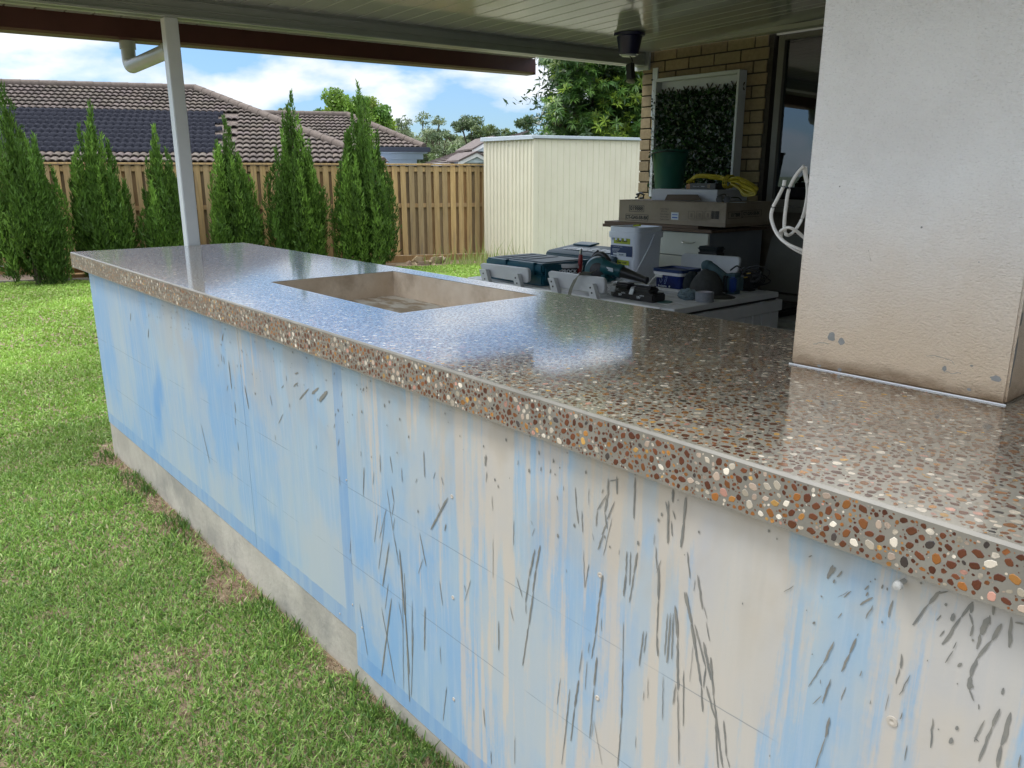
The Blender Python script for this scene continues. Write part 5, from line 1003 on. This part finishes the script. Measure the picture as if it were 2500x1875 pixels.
# conifers
M_con=mat('conifer_foliage',(1,1,1),rough=.6,attr='Col',trans=.18,spec=.25)
M_bark=mat('bark',(.07,.05,.035),(.12,.09,.065),scale=20,rough=.95,stretch=(3,3,.5))
def conifer(base,H,wid,lab,seed,lean=0,dens=1,name='conifer',plumes=64,grp='pencil conifers along the fence'):
    rg=np.random.RandomState(seed); base=Vector(base); tr=thing(name,lab,'conifer',base,group=grp)
    P=[];D=[];Sz=[];Co=[]
    for i in range(int(plumes)):
        a=rg.rand()*2*PI; R_=wid*.5
        rad=R_*(rg.uniform(.15,1.0)**.7) if i>4 else R_*.12*rg.rand()
        top=H*(1-.47*(rad/R_)**1.2)*rg.uniform(.66,1.04) if i>4 else H*(1-.07*i)
        z0=H*rg.uniform(.0,.12)+rg.uniform(0,.45)*top*(rg.rand()<.5)
        prad=rg.uniform(.06,.125)*(wid/1.0)*(1.3 if i<5 else 1)
        n=int(560*dens*(top-z0)/1.5); tt=rg.beta(1.0,1.15,n)
        r_=prad*(1-tt)**.75*(1-np.exp(-tt*9-.25))*1.25+.006
        th=rg.rand(n)*2*PI; q=np.sqrt(rg.uniform(.25,1.25,n)); r_=r_*(1+.35*np.sin(tt*rg.uniform(25,45)+a*5))
        squeeze=1-.22*tt**1.5; wob=rg.uniform(3,7); cxp=math.cos(a)*rad*squeeze+.04*np.sin(tt*wob+a); cyp=math.sin(a)*rad*squeeze+.04*np.cos(tt*wob+a)
        zz_=z0+(top-z0)*tt; bul=np.clip(.62+zz_/(.30*H)*.38,.5,1)
        x=(cxp*bul)+np.cos(th)*r_*q; y=(cyp*bul)+np.sin(th)*r_*q; z=zz_+rg.normal(0,.02,n)
        P.append(np.stack([x+lean*z/H,y,z],1)); D.append(np.stack([np.cos(th)*.6*(1-tt*.6),np.sin(th)*.6*(1-tt*.6),np.ones(n)*1.1],1)+rg.normal(0,.30,(n,3)))
        Sz.append(rg.uniform(.04,.10,n)); c=np.array([.062,.125,.018]) if rg.rand()<.65 else np.array([.11,.20,.03]); c=c*rg.uniform(.7,1.25)
        Co.append(c[None]*(rg.uniform(.6,1.35,(n,1)))*(1+.6*np.clip(tt-.55,0,1)[:,None]))
    P,D,Sz,Co=[np.concatenate(q) for q in (P,D,Sz,Co)]
    P=P+np.array(base); D/=np.linalg.norm(D,axis=1)[:,None]; q=rg.normal(size=P.shape); s_=np.cross(D,q); s_/=np.linalg.norm(s_,axis=1)[:,None]
    L_=Sz[:,None]; w=L_*.14
    V=np.stack([P-s_*w,P+s_*w,P+D*L_*.6+s_*w*.8,P+D*L_],1); n=len(P); b_=np.arange(n)[:,None]*4
    F=np.concatenate([b_+np.array([[0,1,2]]),b_+np.array([[0,2,3]])])
    part('crown',npmesh('crown',V.reshape(-1,3),F,np.repeat(Co,4,0)),M_con,tr,kind='stuff')
    part('trunk',MB().tube([base+Vector((0,0,-.08)),base+Vector((lean*.3,0,H*.3)),base+Vector((lean*.8,0,H*.8))],[.045,.035,.012],8),M_bark,tr)
    return tr
CN=[(95,165,688,14.35,1.15,-.42,'leftmost conifer, tall and wide, leaning left at the photo edge'),
    (268,222,655,14.95,.95,-.10,'second conifer from the left, broad with a forked tip'),
    (420,283,655,15.05,.88,-.12,'short conifer half hidden behind the white patio post'),
    (588,262,655,15.0,.88,-.10,'narrow conifer just right of the white patio post'),
    (742,200,660,14.95,1.08,-.12,'conifer with a thin whip-like tip in front of the tiled roof'),
    (900,180,650,14.85,1.20,-.05,'tallest conifer, rightmost of the row, before the round tree')]
for i,(u,vt,vb,n,w,lean,lab_) in enumerate(CN):
    t,z=atn(u,vb,n); zt=atn(u,vt,n)[1]; zb=-.33
    conifer(tn(t,n,zb),(zt-zb)*.95,w*1.08,lab_,20+i,lean=lean)
# lawn-side conifers and fence that only the window reflects
for i,(x,y) in enumerate(((-8.2,-9.0),(-9.6,-8.6),(-6.4,-9.6))):
    conifer((x,y,-.2),3.4-.3*i,.9,['conifer on the open lawn side, mirrored in the dark window, tallest','conifer on the open lawn side, mirrored in the window, middle height','conifer on the open lawn side, mirrored in the window, shortest'][i],40+i,dens=.4,grp='conifers across the lawn')
# firewood
M_fire=mat('split_wood',(.30,.24,.16),(.40,.33,.24),scale=12,rough=.9,objcol=True,stretch=(1,1,4))
for i in range(34):
    t,z=atn(rnd(1000,1086),655,15.3); L_=rnd(.10,.22); h=-.31+abs(random.gauss(0,.07))+ (0.06 if i>18 else 0)
    cpt=tn(rnd(2.33,3.03),rnd(15.12,15.42),h); a=rnd(0,PI); e_=rnd(-.7,.9)
    ax=Vector((math.cos(a)*math.cos(e_),math.sin(a)*math.cos(e_),math.sin(e_))); s1=ax.orthogonal().normalized(); s2=ax.cross(s1); r=rnd(.035,.06)
    tri=[cpt-ax*L_/2+s1*r,cpt-ax*L_/2-s1*r*.6+s2*r*.9,cpt-ax*L_/2-s1*r*.7-s2*r*.8]
    if i==0: fw_=thing('firewood_heap','small untidy heap of split firewood at the foot of the fence','firewood',tn(2.7,15.25,-.3))
    o=part('split_log',MB().prism([tuple(p) for p in tri],ax*L_),M_fire,fw_,bevel=.004); c=rnd(.6,1.25); o.color=(c,c*rnd(.9,1),c*rnd(.8,1),1)
for (u0,u1,z0,lab_) in ((948,1000,-.27,'x'),):
    t0,_=atn(u0,650,15.25); t1,_=atn(u1,650,15.25); rail('split_log',t0,t1,15.15,15.25,-.31,-.275,par=fw_,m=M_fire,col=(.9,.85,.8)); rail('split_log',t0-.1,t1-.25,15.28,15.4,-.27,-.24,par=fw_,m=M_fire,col=(.7,.6,.5))

# ------------------------------------------------------------------ garden shed
shed=thing('garden_shed','cream ribbed steel garden shed standing at the end of the paling fence','shed',(-11.9,10.2,-.3))
M_cs=mat('cream_steel',(.60,.555,.43),(.64,.60,.47),scale=2,rough=.45); M_trimg=mat('grey_trim',(.42,.47,.52),(.47,.52,.57),scale=3,rough=.4)
d=ray(1303,640); 
def on_n(u,v,n): t,z=atn(u,v,n); return tn(t,n,z)
c0=on_n(1303,331,14.3); xs_=c0.x; ys_=c0.y; ztop=c0.z; dl=ray(1182,500); 
xl_=dl.x*ys_/dl.y                         # far end of the left side, which runs along x
L1=xs_-xl_; dr=ray(1600,331); yr_=dr.y*xs_/dr.x+.6
def rib_panel(p0,dv,nv,W_,pitch,z0,z1a,z1b,rib,dp_,tp=.035):
    m_=MB(); x=0; pr=[]
    while x<W_-.001:
        x2=min(x+pitch,W_); pr+=[(x,0),(max(x,x2-rib-tp*.5),0),(max(x,x2-rib),dp_),(x2-tp*.5,dp_)] if x2-x>rib*1.5 else [(x,0)]
        x=x2
    pr.append((W_,0))
    for (a,b_) in pr:
        zt_=z1a+(z1b-z1a)*a/W_; q=p0+dv*a+nv*b_; m_.v+=[(q.x,q.y,z0),(q.x,q.y,zt_)]
    for i in range(len(pr)-1): m_.f.append((2*i,2*i+2,2*i+3,2*i+1))
    return m_
k=0; x=0
while x<L1:
    w=min(.78,L1-x); part('wall_panel',rib_panel(Vector((xl_+x,ys_,0)),Vector((1,0,0)),Vector((0,-1,0)),w-.002,.108,-.45,ztop-.06,ztop-.06,.045,.02,.03).mesh('wall_panel',fix=False),M_cs,shed); x+=w
L2=yr_-ys_; y=0; rise=.012
while y<L2:
    w=min(.80,L2-y); part('wall_panel',rib_panel(Vector((xs_,ys_+y,0)),Vector((0,1,0)),Vector((1,0,0)),w-.002,.16,-.45,ztop-.06+rise*y,ztop-.06+rise*(y+w),.028,.012,.02).mesh('wall_panel',fix=False),M_cs,shed); y+=w
M_scr=mat('screw_head',(.30,.29,.26),rough=.5)
for zz_ in (ztop-.11,ztop-1.0,ztop-1.85):
    sc_=MB(); y=.13
    while y<L2: sc_.box(xs_+.001,xs_+.006,ys_+y-.007,ys_+y+.007,zz_-.007,zz_+.007); y+=.32
    part('screw_row',sc_,M_scr,shed)
part('corner_post',MB().box(xs_-.03,xs_+.014,ys_-.014,ys_+.03,-.45,ztop-.055),M_cs,shed,bevel=.003)
part('roof_trim',MB().box(xl_-.03,xs_+.05,ys_-.06,ys_-.03,ztop-.065,ztop+.012),M_trimg,shed,bevel=.006)
m_=MB(); m_.prism([(xs_+.03,ys_-.06,ztop-.045),(xs_+.06,ys_-.06,ztop-.045),(xs_+.06,ys_-.06,ztop+.008),(xs_+.03,ys_-.06,ztop+.008)],(0,L2,rise*L2)); part('roof_trim',m_,M_trimg,shed,bevel=.004)
m_=MB(); m_.prism([(xl_,ys_-.03,ztop-.02),(xs_+.03,ys_-.03,ztop-.02),(xs_+.03,ys_-.03,ztop),(xl_,ys_-.03,ztop)],(0,L2,rise*L2)); part('roof_sheet',m_,M_trimg,shed)

# ------------------------------------------------------------------ neighbour's tiled house
nh=thing('tiled_roof_house','neighbouring house with brown wavy-tiled hip roof seen over the fence','house',tn(0,22,0))
M_tile=mat('roof_tile',(.105,.084,.071),(.150,.124,.106),scale=12,rough=.9,spec=.15,objcol=True,c3=(.08,.07,.065),c3scale=9,c3thr=(.5,.75),bump=.002,bscale=40)
M_ridge=mat('ridge_tile',(.12,.095,.08),(.16,.13,.11),scale=10,rough=.9,spec=.2)
def tile_mesh(nm,m):
    m_=MB(); W_=.298; Ln=.375; K=16
    for (y,lift,th) in ((0,.024,0),(Ln,.0,0)):
        for i in range(K+1):
            x=i/K*W_; h=.030*abs(math.sin(x/W_*2*PI*.5*2/2*1.0)) if 0 else .034*(abs(math.sin(x/W_*2*PI)))**.8
            m_.v.append((x-W_/2,y,h+lift))
    for i in range(K+1):
        x=i/K*W_; h=.034*(abs(math.sin(x/W_*2*PI)))**.8; m_.v.append((x-W_/2,.0,h+.024-.022))
    n=K+1
    for i in range(K): m_.f.append((i,i+1,n+i+1,n+i)); m_.f.append((2*n+i,2*n+i+1,i+1,i))
    me=m_.mesh(nm,fix=False); smooth(me,50); me.materials.append(m); return me
tm=tile_mesh('roof_tile',M_tile)
PT=math.radians(18.8); GA=.33
e1z=1.69; e1n=18.5
def roof_plane(name,e_n,e_z,nr,tfun,par,skip=None,limit=300,stuff_far=True):
    rp_=part(name,MB().prism([tuple(tn(tfun(0)[0],e_n,e_z-.03)),tuple(tn(tfun(0)[1],e_n,e_z-.03)),tuple(tn(tfun(nr)[1],e_n+nr*GA*math.cos(PT),e_z-.03+nr*GA*math.sin(PT))),tuple(tn(tfun(nr)[0],e_n+nr*GA*math.cos(PT),e_z-.03+nr*GA*math.sin(PT)))],(0,0,-.06)),M_ridge,par)
    cnt=0; bigm=MB()
    for r in range(nr):
        n=e_n+r*GA*math.cos(PT); z=e_z+r*GA*math.sin(PT); t0,t1=tfun(r+.5); t0=math.floor(t0/.3)*.3; t=t0
        while t<t1:
            if not(skip and skip(t,r)):
                ok=True
                if cnt<limit:
                    c=rnd(.82,1.18); o=put('roof_tile',tm,rp_,tn(t+.15,n,z),color=(c,c*rnd(.97,1.03),c*rnd(.95,1.05),1),rot=(PT-.085,0,ANG)); cnt+=1
                else:
                    R_=Matrix.Translation(tn(t+.15,n,z))@Matrix.Rotation(ANG,4,'Z')@Matrix.Rotation(PT-.085,4,'X'); b0=len(bigm.v)
                    bigm.v+=[tuple(R_@v.co) for v in tm.vertices]; bigm.f+=[tuple(b0+i for i in p.vertices) for p in tm.polygons]
            t+=.3
    if bigm.v:
        me=bigm.mesh('roof_tile_field',fix=False); smooth(me,50); part('roof_tile_field',me,M_tile,rp_,kind='stuff')
    return rp_
NR1=19; rt1_t=-2.05
def t1(r): return (-7.6, 2.25-(2.25-rt1_t)*r/NR1)
def in_mat(t,r):
    return 2<=r<12 and t<(-1.35+(.15 if r%2 else 0))-.0 and t>-7.6
r1=roof_plane('front_roof',e1n,e1z,NR1,t1,nh,skip=None,limit=0)
# put singles where they show largest (lower right rows), field elsewhere: rebuild with limit
for o in list(r1.children): bpy.data.objects.remove(o)
bpy.data.objects.remove(r1)
r1=roof_plane('front_roof',e1n,e1z,NR1,t1,nh,skip=lambda t,r: in_mat(t,r),limit=290)
# black solar heating strips, one corrugated run per tile course
M_mat=mat('rubber_strip',(.012,.013,.018),(.024,.025,.034),scale=30,rough=.9,spec=.08)
for r in range(2,12):
    m_=MB(); n0=e1n+r*GA*math.cos(PT); z0=e1z+r*GA*math.sin(PT); t=-7.6; te=-1.35+(.15 if r%2 else 0)+rnd(-.06,.08); K=0
    pts_=[]
    while t<te: pts_.append(t); t+=.025
    for t in pts_:
        h=.03*(abs(math.sin((t/.3)*2*PI)))**.8+.05
        for q,(s_,dz) in enumerate(((-.03,-.05),(0,0),(.15,-.004),(.24,-.03))):
            m_.v.append(tuple(tn(t,n0+s_*math.cos(PT),z0+s_*math.sin(PT)+h+dz+(.012*math.sin(t*40+r) if q==1 else 0))))
    for i in range(len(pts_)-1):
        for q in range(3): m_.f.append((i*4+q,(i+1)*4+q,(i+1)*4+q+1,i*4+q+1))
    me=m_.mesh('heating_strip',fix=False); smooth(me,50); part('heating_strip',me,M_mat,r1)
def ridge_run(par,p0,p1,r=.11):
    d=p1-p0; n=max(1,int(d.length/.42)); 
    for i in range(n):
        a=p0+d*(i/n); b_=p0+d*((i+1.06)/n); part('ridge_tile',MB().tube([a,b_],[r*.92,r],10),M_ridge,par,sm=True)
zr1=e1z+NR1*GA*math.sin(PT); nr1=e1n+NR1*GA*math.cos(PT)
ridge_run(r1,tn(-7.6,nr1,zr1+.02),tn(rt1_t,nr1,zr1+.02)); ridge_run(r1,tn(rt1_t,nr1,zr1+.02),tn(2.25,e1n,e1z+.03))
e2n,e2z,NR2=24.0,2.215,10
def t2(r): return (-1.2,4.15-(4.15-2.25)*r/NR2*1.0)
r2=roof_plane('rear_roof',e2n,e2z,NR2,t2,nh,limit=160)
zr2=e2z+NR2*GA*math.sin(PT); nr2=e2n+NR2*GA*math.cos(PT)
ridge_run(r2,tn(-.5,nr2,zr2+.02),tn(2.25,nr2,zr2+.02)); ridge_run(r2,tn(2.25,nr2,zr2+.02),tn(4.15,e2n,e2z+.03))
M_fas=mat('charcoal_gutter',(.025,.03,.045),(.035,.042,.06),rough=.45); M_hw=mat('pale_blue_render',(.50,.56,.66),(.55,.61,.70),scale=3,rough=.8)
rail('roof_gutter',-1,4.33,e2n-.16,e2n-.03,e2z-.13,e2z+.005,m=M_fas,par=nh); rail('eave_soffit',-1,4.28,e2n-.03,e2n+.45,e2z-.16,e2z-.131,m=M_hw,par=nh)
rail('frieze_board',-1,4.20,e2n+.36,e2n+.45,e2z-.33,e2z-.165,m=M_hw,par=nh); rail('house_wall',-1,4.02,e2n+.46,e2n+3,-.6,e2z-.17,m=M_hw,par=nh); rail('house_wall',-7.6,3.2,e1n+.9,e1n+6,-.6,1.5,m=M_hw,par=nh)
# gabled house to the right
gh_=thing('gabled_house','brown-roofed house with white trimmed gables peeking over the fence beside the shed','house',tn(8,34,0))
def gp(u,v,n): return on_n(u,v,n)
M_rf2=mat('brown_roof',(.095,.070,.060),(.13,.10,.088),scale=6,rough=.8)
def gcourse(P00,P10,P01,P11,rows,nm):
    for k in range(rows):
        a,b_=k/rows,(k+1.08)/rows
        q=[P00.lerp(P01,a),P10.lerp(P11,a),P10.lerp(P11,min(b_,1)),P00.lerp(P01,min(b_,1))]
        m_=MB().prism([tuple(q[0]+Vector((0,0,.05))),tuple(q[1]+Vector((0,0,.05))),tuple(q[2]),tuple(q[3])],(0,0,-.03)); part(nm,m_,M_rf2,gh_)
A0,A1=gp(1035,402,29.0),gp(1168,402,28); B0,B1=gp(1184,347,34),gp(1215,335,34.5)
gcourse(gp(1000,412,28.5),gp(1118,412,27.5),gp(1150,361,33.5),gp(1300,315,34.5),13,'roof_course')
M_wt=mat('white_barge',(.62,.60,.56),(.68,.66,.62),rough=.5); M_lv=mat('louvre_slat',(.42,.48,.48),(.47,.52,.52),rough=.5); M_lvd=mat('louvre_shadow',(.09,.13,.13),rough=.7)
def gable(nm,apex,l,r,n,nl):
    a,b_,c=gp(*apex,n),gp(*l,n),gp(*r,n); off=NN*-.06
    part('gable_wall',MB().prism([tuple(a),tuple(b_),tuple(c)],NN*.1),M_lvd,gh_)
    for (p,q) in ((a,b_),(a,c)):
        dd=(q-p); w=Vector((0,0,.13)); part('barge_board',MB().prism([tuple(p+w*.5+off),tuple(q+w*.5+off),tuple(q-w*.5+off),tuple(p-w*.5+off)],NN*-.04),M_wt,gh_)
        part('gable_roof',MB().prism([tuple(p+w*.52+off*2),tuple(q+w*.52+off*2),tuple(q+w*.52+NN*3+Vector((0,0,.0))),tuple(p+w*.52+NN*3)],(0,0,.06)),M_rf2,gh_)
    for k in range(1,nl):
        f=k/nl; p,q=a.lerp(b_,f),a.lerp(c,f); s_=(q-p)*.06; part('louvre_slat',MB().obox((p+q)/2-NN*.03,(q-p),(0,0,1),NN,(q-p).length/2*.86,.035,.02),M_lv,gh_)
gable('g',(1163,378),(1118,400),(1200,398),27.2,5)
gable('g2',(1205,340),(1152,371),(1260,372),30,8)
rail('house_wall',6,11,27.5,33,-.6,1.9,m=M_hw,par=gh_)

# ------------------------------------------------------------------ trees beyond
def blob_tree(name,lab,cat,base,H,blobs,nleaf,size,pal,seed,trunk_r=.15,grp=None,asp=.5,limbs=True,gap=.0):
    """blobs: (dx,dy,z,rx,ry,rz) leaf masses; leaves lie in shells so that sky shows between the masses"""
    rg=np.random.RandomState(seed); base=Vector(base); tr=thing(name,lab,cat,base,group=grp)
    P=[];Co=[];pal=np.array(pal); tot=sum(b_[3]*b_[4]*b_[5] for b_ in blobs)**1.0
    for b_ in blobs:
        k_=(b_[3]*b_[4]*b_[5])**(2/3)/sum((q[3]*q[4]*q[5])**(2/3) for q in blobs); n=int(nleaf*k_)
        # sub-clumps
        ns_=max(9,int(13*k_*len(blobs))); cs=rg.normal(size=(ns_,3)); cs/=np.linalg.norm(cs,axis=1)[:,None]; cs*=rg.uniform(.35,.85,(ns_,1)); csz=rg.uniform(.30,.52,ns_); ct=pal[rg.choice(len(pal),ns_)]*rg.uniform(.75,1.2,(ns_,1))
        w=rg.choice(ns_,n); d=rg.normal(size=(n,3)); d/=np.linalg.norm(d,axis=1)[:,None]; q=cs[w]+d*csz[w][:,None]*rg.uniform(.3,1.05,(n,1))
        P.append(q*np.array(b_[3:6])+np.array(base)+np.array(b_[:3])); Co.append(ct[w]*rg.uniform(.7,1.3,(n,1)))
    P=np.concatenate(P);Co=np.concatenate(Co)
    st_=np.random.get_state(); np.random.seed(seed); me=leafcloud('crown',P,rg.uniform(*size,len(P)),Co,asp=asp); np.random.set_state(st_)
    part('crown',me,M_leaf,tr,kind='stuff')
    m_=MB(); b0=blobs[0]; fork=base+Vector((b0[0]*.2,b0[1]*.2,H*.35)); m_.tube([base+Vector((0,0,-.5)),base+Vector((0,0,H*.15)),fork],[trunk_r*1.3,trunk_r,trunk_r*.75],9)
    part('trunk',m_,M_bark,tr,sm=True)
    if limbs:
        for b_ in blobs:
            e_=base+Vector(b_[:3]); mid=fork.lerp(e_,.5)+Vector((0,0,-.05*H)); part('limb',MB().tube(smoothpts([fork,mid,e_+Vector((0,0,b_[5]*.3))],3),[trunk_r*.6]*3+[trunk_r*.4]*3+[trunk_r*.15],7),M_bark,tr,sm=True)
    return tr
gN=[(.15,.27,.05),(.10,.19,.04),(.22,.33,.06)]
t,z=atn(860,300,60); zt=atn(860,205,60)[1]
blob_tree('round_tree','round bright green tree above the tiled roof ridge','tree',tn(t,60,0),zt,[(0,0,zt-1.35,1.9,1.9,1.25),(-.6,-1.1,zt-2.2,1.4,1.4,1.1),(.6,1.2,zt-2.1,1.5,1.5,1.3),(.9,1.9,zt-3.4,1.3,1.3,1.4),(-.3,-.8,zt-3.4,1.9,1.9,1.3),(.2,.5,zt-3.0,2.2,2.2,1.6),(0,0,zt-5,2.4,2.4,1.5)],42000,(.18,.34),[(.20,.33,.05),(.13,.25,.045),(.30,.40,.07)],3)
gE=[(.18,.23,.11),(.24,.29,.15),(.14,.19,.095),(.27,.31,.16)]
def euc(u,vt,n,w,lab_,seed,nl=5000,pal=gE,vb=400,loose=1,name='gum_tree'):
    t,_=atn(u,vb,n); zt=atn(u,vt,n)[1]; zb=0; H=zt; rg=random.Random(seed); bl=[]
    for k in range(rg.randint(6,9)):
        h=rg.uniform(.28,.92); s_=w*.5*(1.05-abs(h-.6))*rg.uniform(.3,.55)
        bl.append((*(T*rg.uniform(-1,1)*(w*.5-s_)*1.0+NN*rg.uniform(-1,1)*w*.3)[:2],H*h,s_,s_,s_*rg.uniform(.6,.85)/loose))
    bl.append((0,0,H-w*.13,w*.2,w*.2,w*.15))
    return blob_tree(name,lab_,'tree',tn(t,n,0),H,bl,nl,(.012*w+.1,.024*w+.24),pal,seed,trunk_r=.02*w+.05,grp='gum trees in the distance',asp=.4)
euc(985,283,85,5.5,'slim pale gum tree just right of the tallest conifer',51,3200,loose=1.3)
euc(1035,275,92,5.5,'open-crowned gum tree, highest and thinnest of the far row',52,2600,loose=1.6)
euc(1072,282,88,4.5,'small feathery gum tree between the thin one and the dense one',53,2600,loose=1.3)
euc(1150,276,80,7.5,'dense round grey-green gum tree left above the shed',54,8500,pal=[(.12,.17,.08),(.15,.20,.095),(.09,.13,.065)])
euc(1195,305,76,4,'low yellowish gum tree directly behind the shed corner',55,3000,pal=[(.19,.24,.09),(.15,.2,.08)])
euc(1285,280,70,6,'dark bushy tree between the shed top and the big leafy tree',56,6000,pal=[(.09,.14,.06),(.12,.17,.07)])
euc(700,262,70,3.2,'small dark tree tip over the right end of the tiled ridge',57,2000,loose=1.2)
euc(1130,352,45,4.2,'low shrubby tree just above the gabled house',58,4500,pal=[(.14,.19,.07),(.11,.15,.06)])
euc(1010,340,50,4.6,'bushy tree over the end of the blue-grey house wall',59,4500,pal=[(.15,.19,.08),(.12,.16,.07)])
# far wood as one mass, then the hill
rg=np.random.RandomState(9); P=[];Co=[]
for k in range(260):
    u=rg.uniform(880,1400); n_=rg.uniform(92,140); t,_=atn(u,400,n_); c=tn(t,n_,0); H=rg.uniform(3.5,6.4)+(n_-92)*.03; w=rg.uniform(1.5,3); q=rg.normal(size=(260,3)); q/=np.linalg.norm(q,axis=1)[:,None]
    P.append(np.array(c)+q*np.array([w,w,H*.32])+np.array([0,0,H*.66])); Co.append(np.array(gE)[rg.randint(4)]*rg.uniform(.7,1.15)*rg.uniform(.75,1.2,(260,1)))
P=np.concatenate(P); me=leafcloud('far_wood',P,rg.uniform(.35,.8,len(P)),np.concatenate(Co),asp=.5); part('far_wood',me,M_leaf,kind='stuff')
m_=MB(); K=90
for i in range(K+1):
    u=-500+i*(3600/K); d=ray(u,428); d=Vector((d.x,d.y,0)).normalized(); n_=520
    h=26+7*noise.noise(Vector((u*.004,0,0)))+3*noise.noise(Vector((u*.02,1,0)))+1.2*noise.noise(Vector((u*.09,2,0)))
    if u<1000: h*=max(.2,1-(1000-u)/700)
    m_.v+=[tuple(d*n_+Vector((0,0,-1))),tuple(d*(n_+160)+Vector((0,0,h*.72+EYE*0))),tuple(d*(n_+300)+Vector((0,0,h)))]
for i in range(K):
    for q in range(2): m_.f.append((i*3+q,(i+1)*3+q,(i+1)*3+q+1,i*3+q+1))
struct('hills',m_.mesh('hills',fix=False),mat('hazy_wooded_hill',(.13,.175,.15),(.17,.22,.19),scale=.06,rough=1),sm=True)  # bluish distance haze is mixed into the hill colour
# big leafy tree behind the shed: rosettes of long leaves
M_big=mat('glossy_leaf',(1,1,1),rough=.38,attr='Col',trans=.28,spec=.5)
rg=np.random.RandomState(12); tb,_=atn(1470,310,20); base=tn(tb+.6,20.5,-.4)
bt_=thing('mango_like_tree','big leafy tree with whorls of long leaves, behind the shed and under the beam','tree',base)
def atp(u,v,n): t,z=atn(u,v,n); return np.array(tn(t,n,z))
C_=[];
for k in range(6500):
    u=rg.uniform(1290,1640); v=rg.uniform(70,345); n_=rg.uniform(18.6,22.5)
    lo=1318+max(0,(v-150))*0 + (30 if v<200 else (55 if v<235 else 16))+ rg.normal(0,4)
    if v<150: lo=1325+(150-v)*.6
    if u<lo: continue
    # holes
    h=noise.noise(Vector((u*.022,v*.022,n_*.5)))+.35*noise.noise(Vector((u*.06,v*.06,2)))
    if h<-.20: continue
    C_.append((*atp(u,v,n_),(v>235)*(u>1440)*.5+ (u>1430)*.15+.10,n_))
C_=np.array(C_)
pts_=[];cols=[]
for (x,y,z,br,n_) in C_:
    m=rg.randint(8,13); new=rg.rand()<br*.62; L_=rg.uniform(.15,.24)
    ax=np.array([.45*rg.normal()+FW.x*-.35,.45*rg.normal()+FW.y*-.35,.75]); ax/=np.linalg.norm(ax); q=np.cross(ax,rg.normal(size=3)); q/=np.linalg.norm(q); q2=np.cross(ax,q); c=np.array([.25,.36,.045]) if new else (np.array([.06,.135,.028]) if rg.rand()<.65 else np.array([.13,.24,.045])); c=c*rg.uniform(.75,1.2)
    ph=rg.rand()*6
    for i in range(m):
        a=ph+i*2.4; e_=rg.uniform(.0,.75) if new else rg.uniform(-.5,.4); d=(q*math.cos(a)+q2*math.sin(a))*math.cos(e_)+ax*math.sin(e_); s_=np.cross(d,ax); s_/=np.linalg.norm(s_)+1e-6
        p=np.array([x,y,z]); mid=p+d*L_*.5+ax*.01; tip=p+d*L_*(.97)+np.array([0,0,-.05*rg.rand()]); w=L_*.11
        pts_.append([p,mid-s_*w,tip,mid+s_*w]); cols.append(c*rg.uniform(.8,1.2))
V=np.array(pts_).reshape(-1,3); n=len(pts_); F=np.arange(n*4).reshape(n,4)
part('crown',npmesh('crown',V,F,np.repeat(np.array(cols),4,0)),M_big,bt_,kind='stuff')
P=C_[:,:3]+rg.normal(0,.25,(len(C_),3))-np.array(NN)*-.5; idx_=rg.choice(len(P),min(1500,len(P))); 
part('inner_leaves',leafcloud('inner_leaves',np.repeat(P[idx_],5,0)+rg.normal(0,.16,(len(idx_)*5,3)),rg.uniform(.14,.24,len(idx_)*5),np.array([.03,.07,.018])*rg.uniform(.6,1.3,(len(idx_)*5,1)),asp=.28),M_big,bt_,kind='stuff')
part('trunk',MB().tube([base,base+Vector((0,0,1.6)),base+Vector((-.1,.1,2.4))],[.2,.17,.14],10),M_bark,bt_,sm=True)
fk=base+Vector((-.1,.1,2.3))
for (u,v,n_) in ((1345,190,20),(1400,150,21),(1375,260,19.5),(1450,170,20),(1500,230,19.4),(1350,300,20),(1560,150,21),(1470,120,20.5)):
    e_=Vector(atp(u,v,n_)); part('limb',MB().tube(smoothpts([fk,fk.lerp(e_,.45)+Vector((0,0,.15)),e_],4),[.10]*3+[.07]*3+[.045]*2+[.02],7),M_bark,bt_,sm=True)
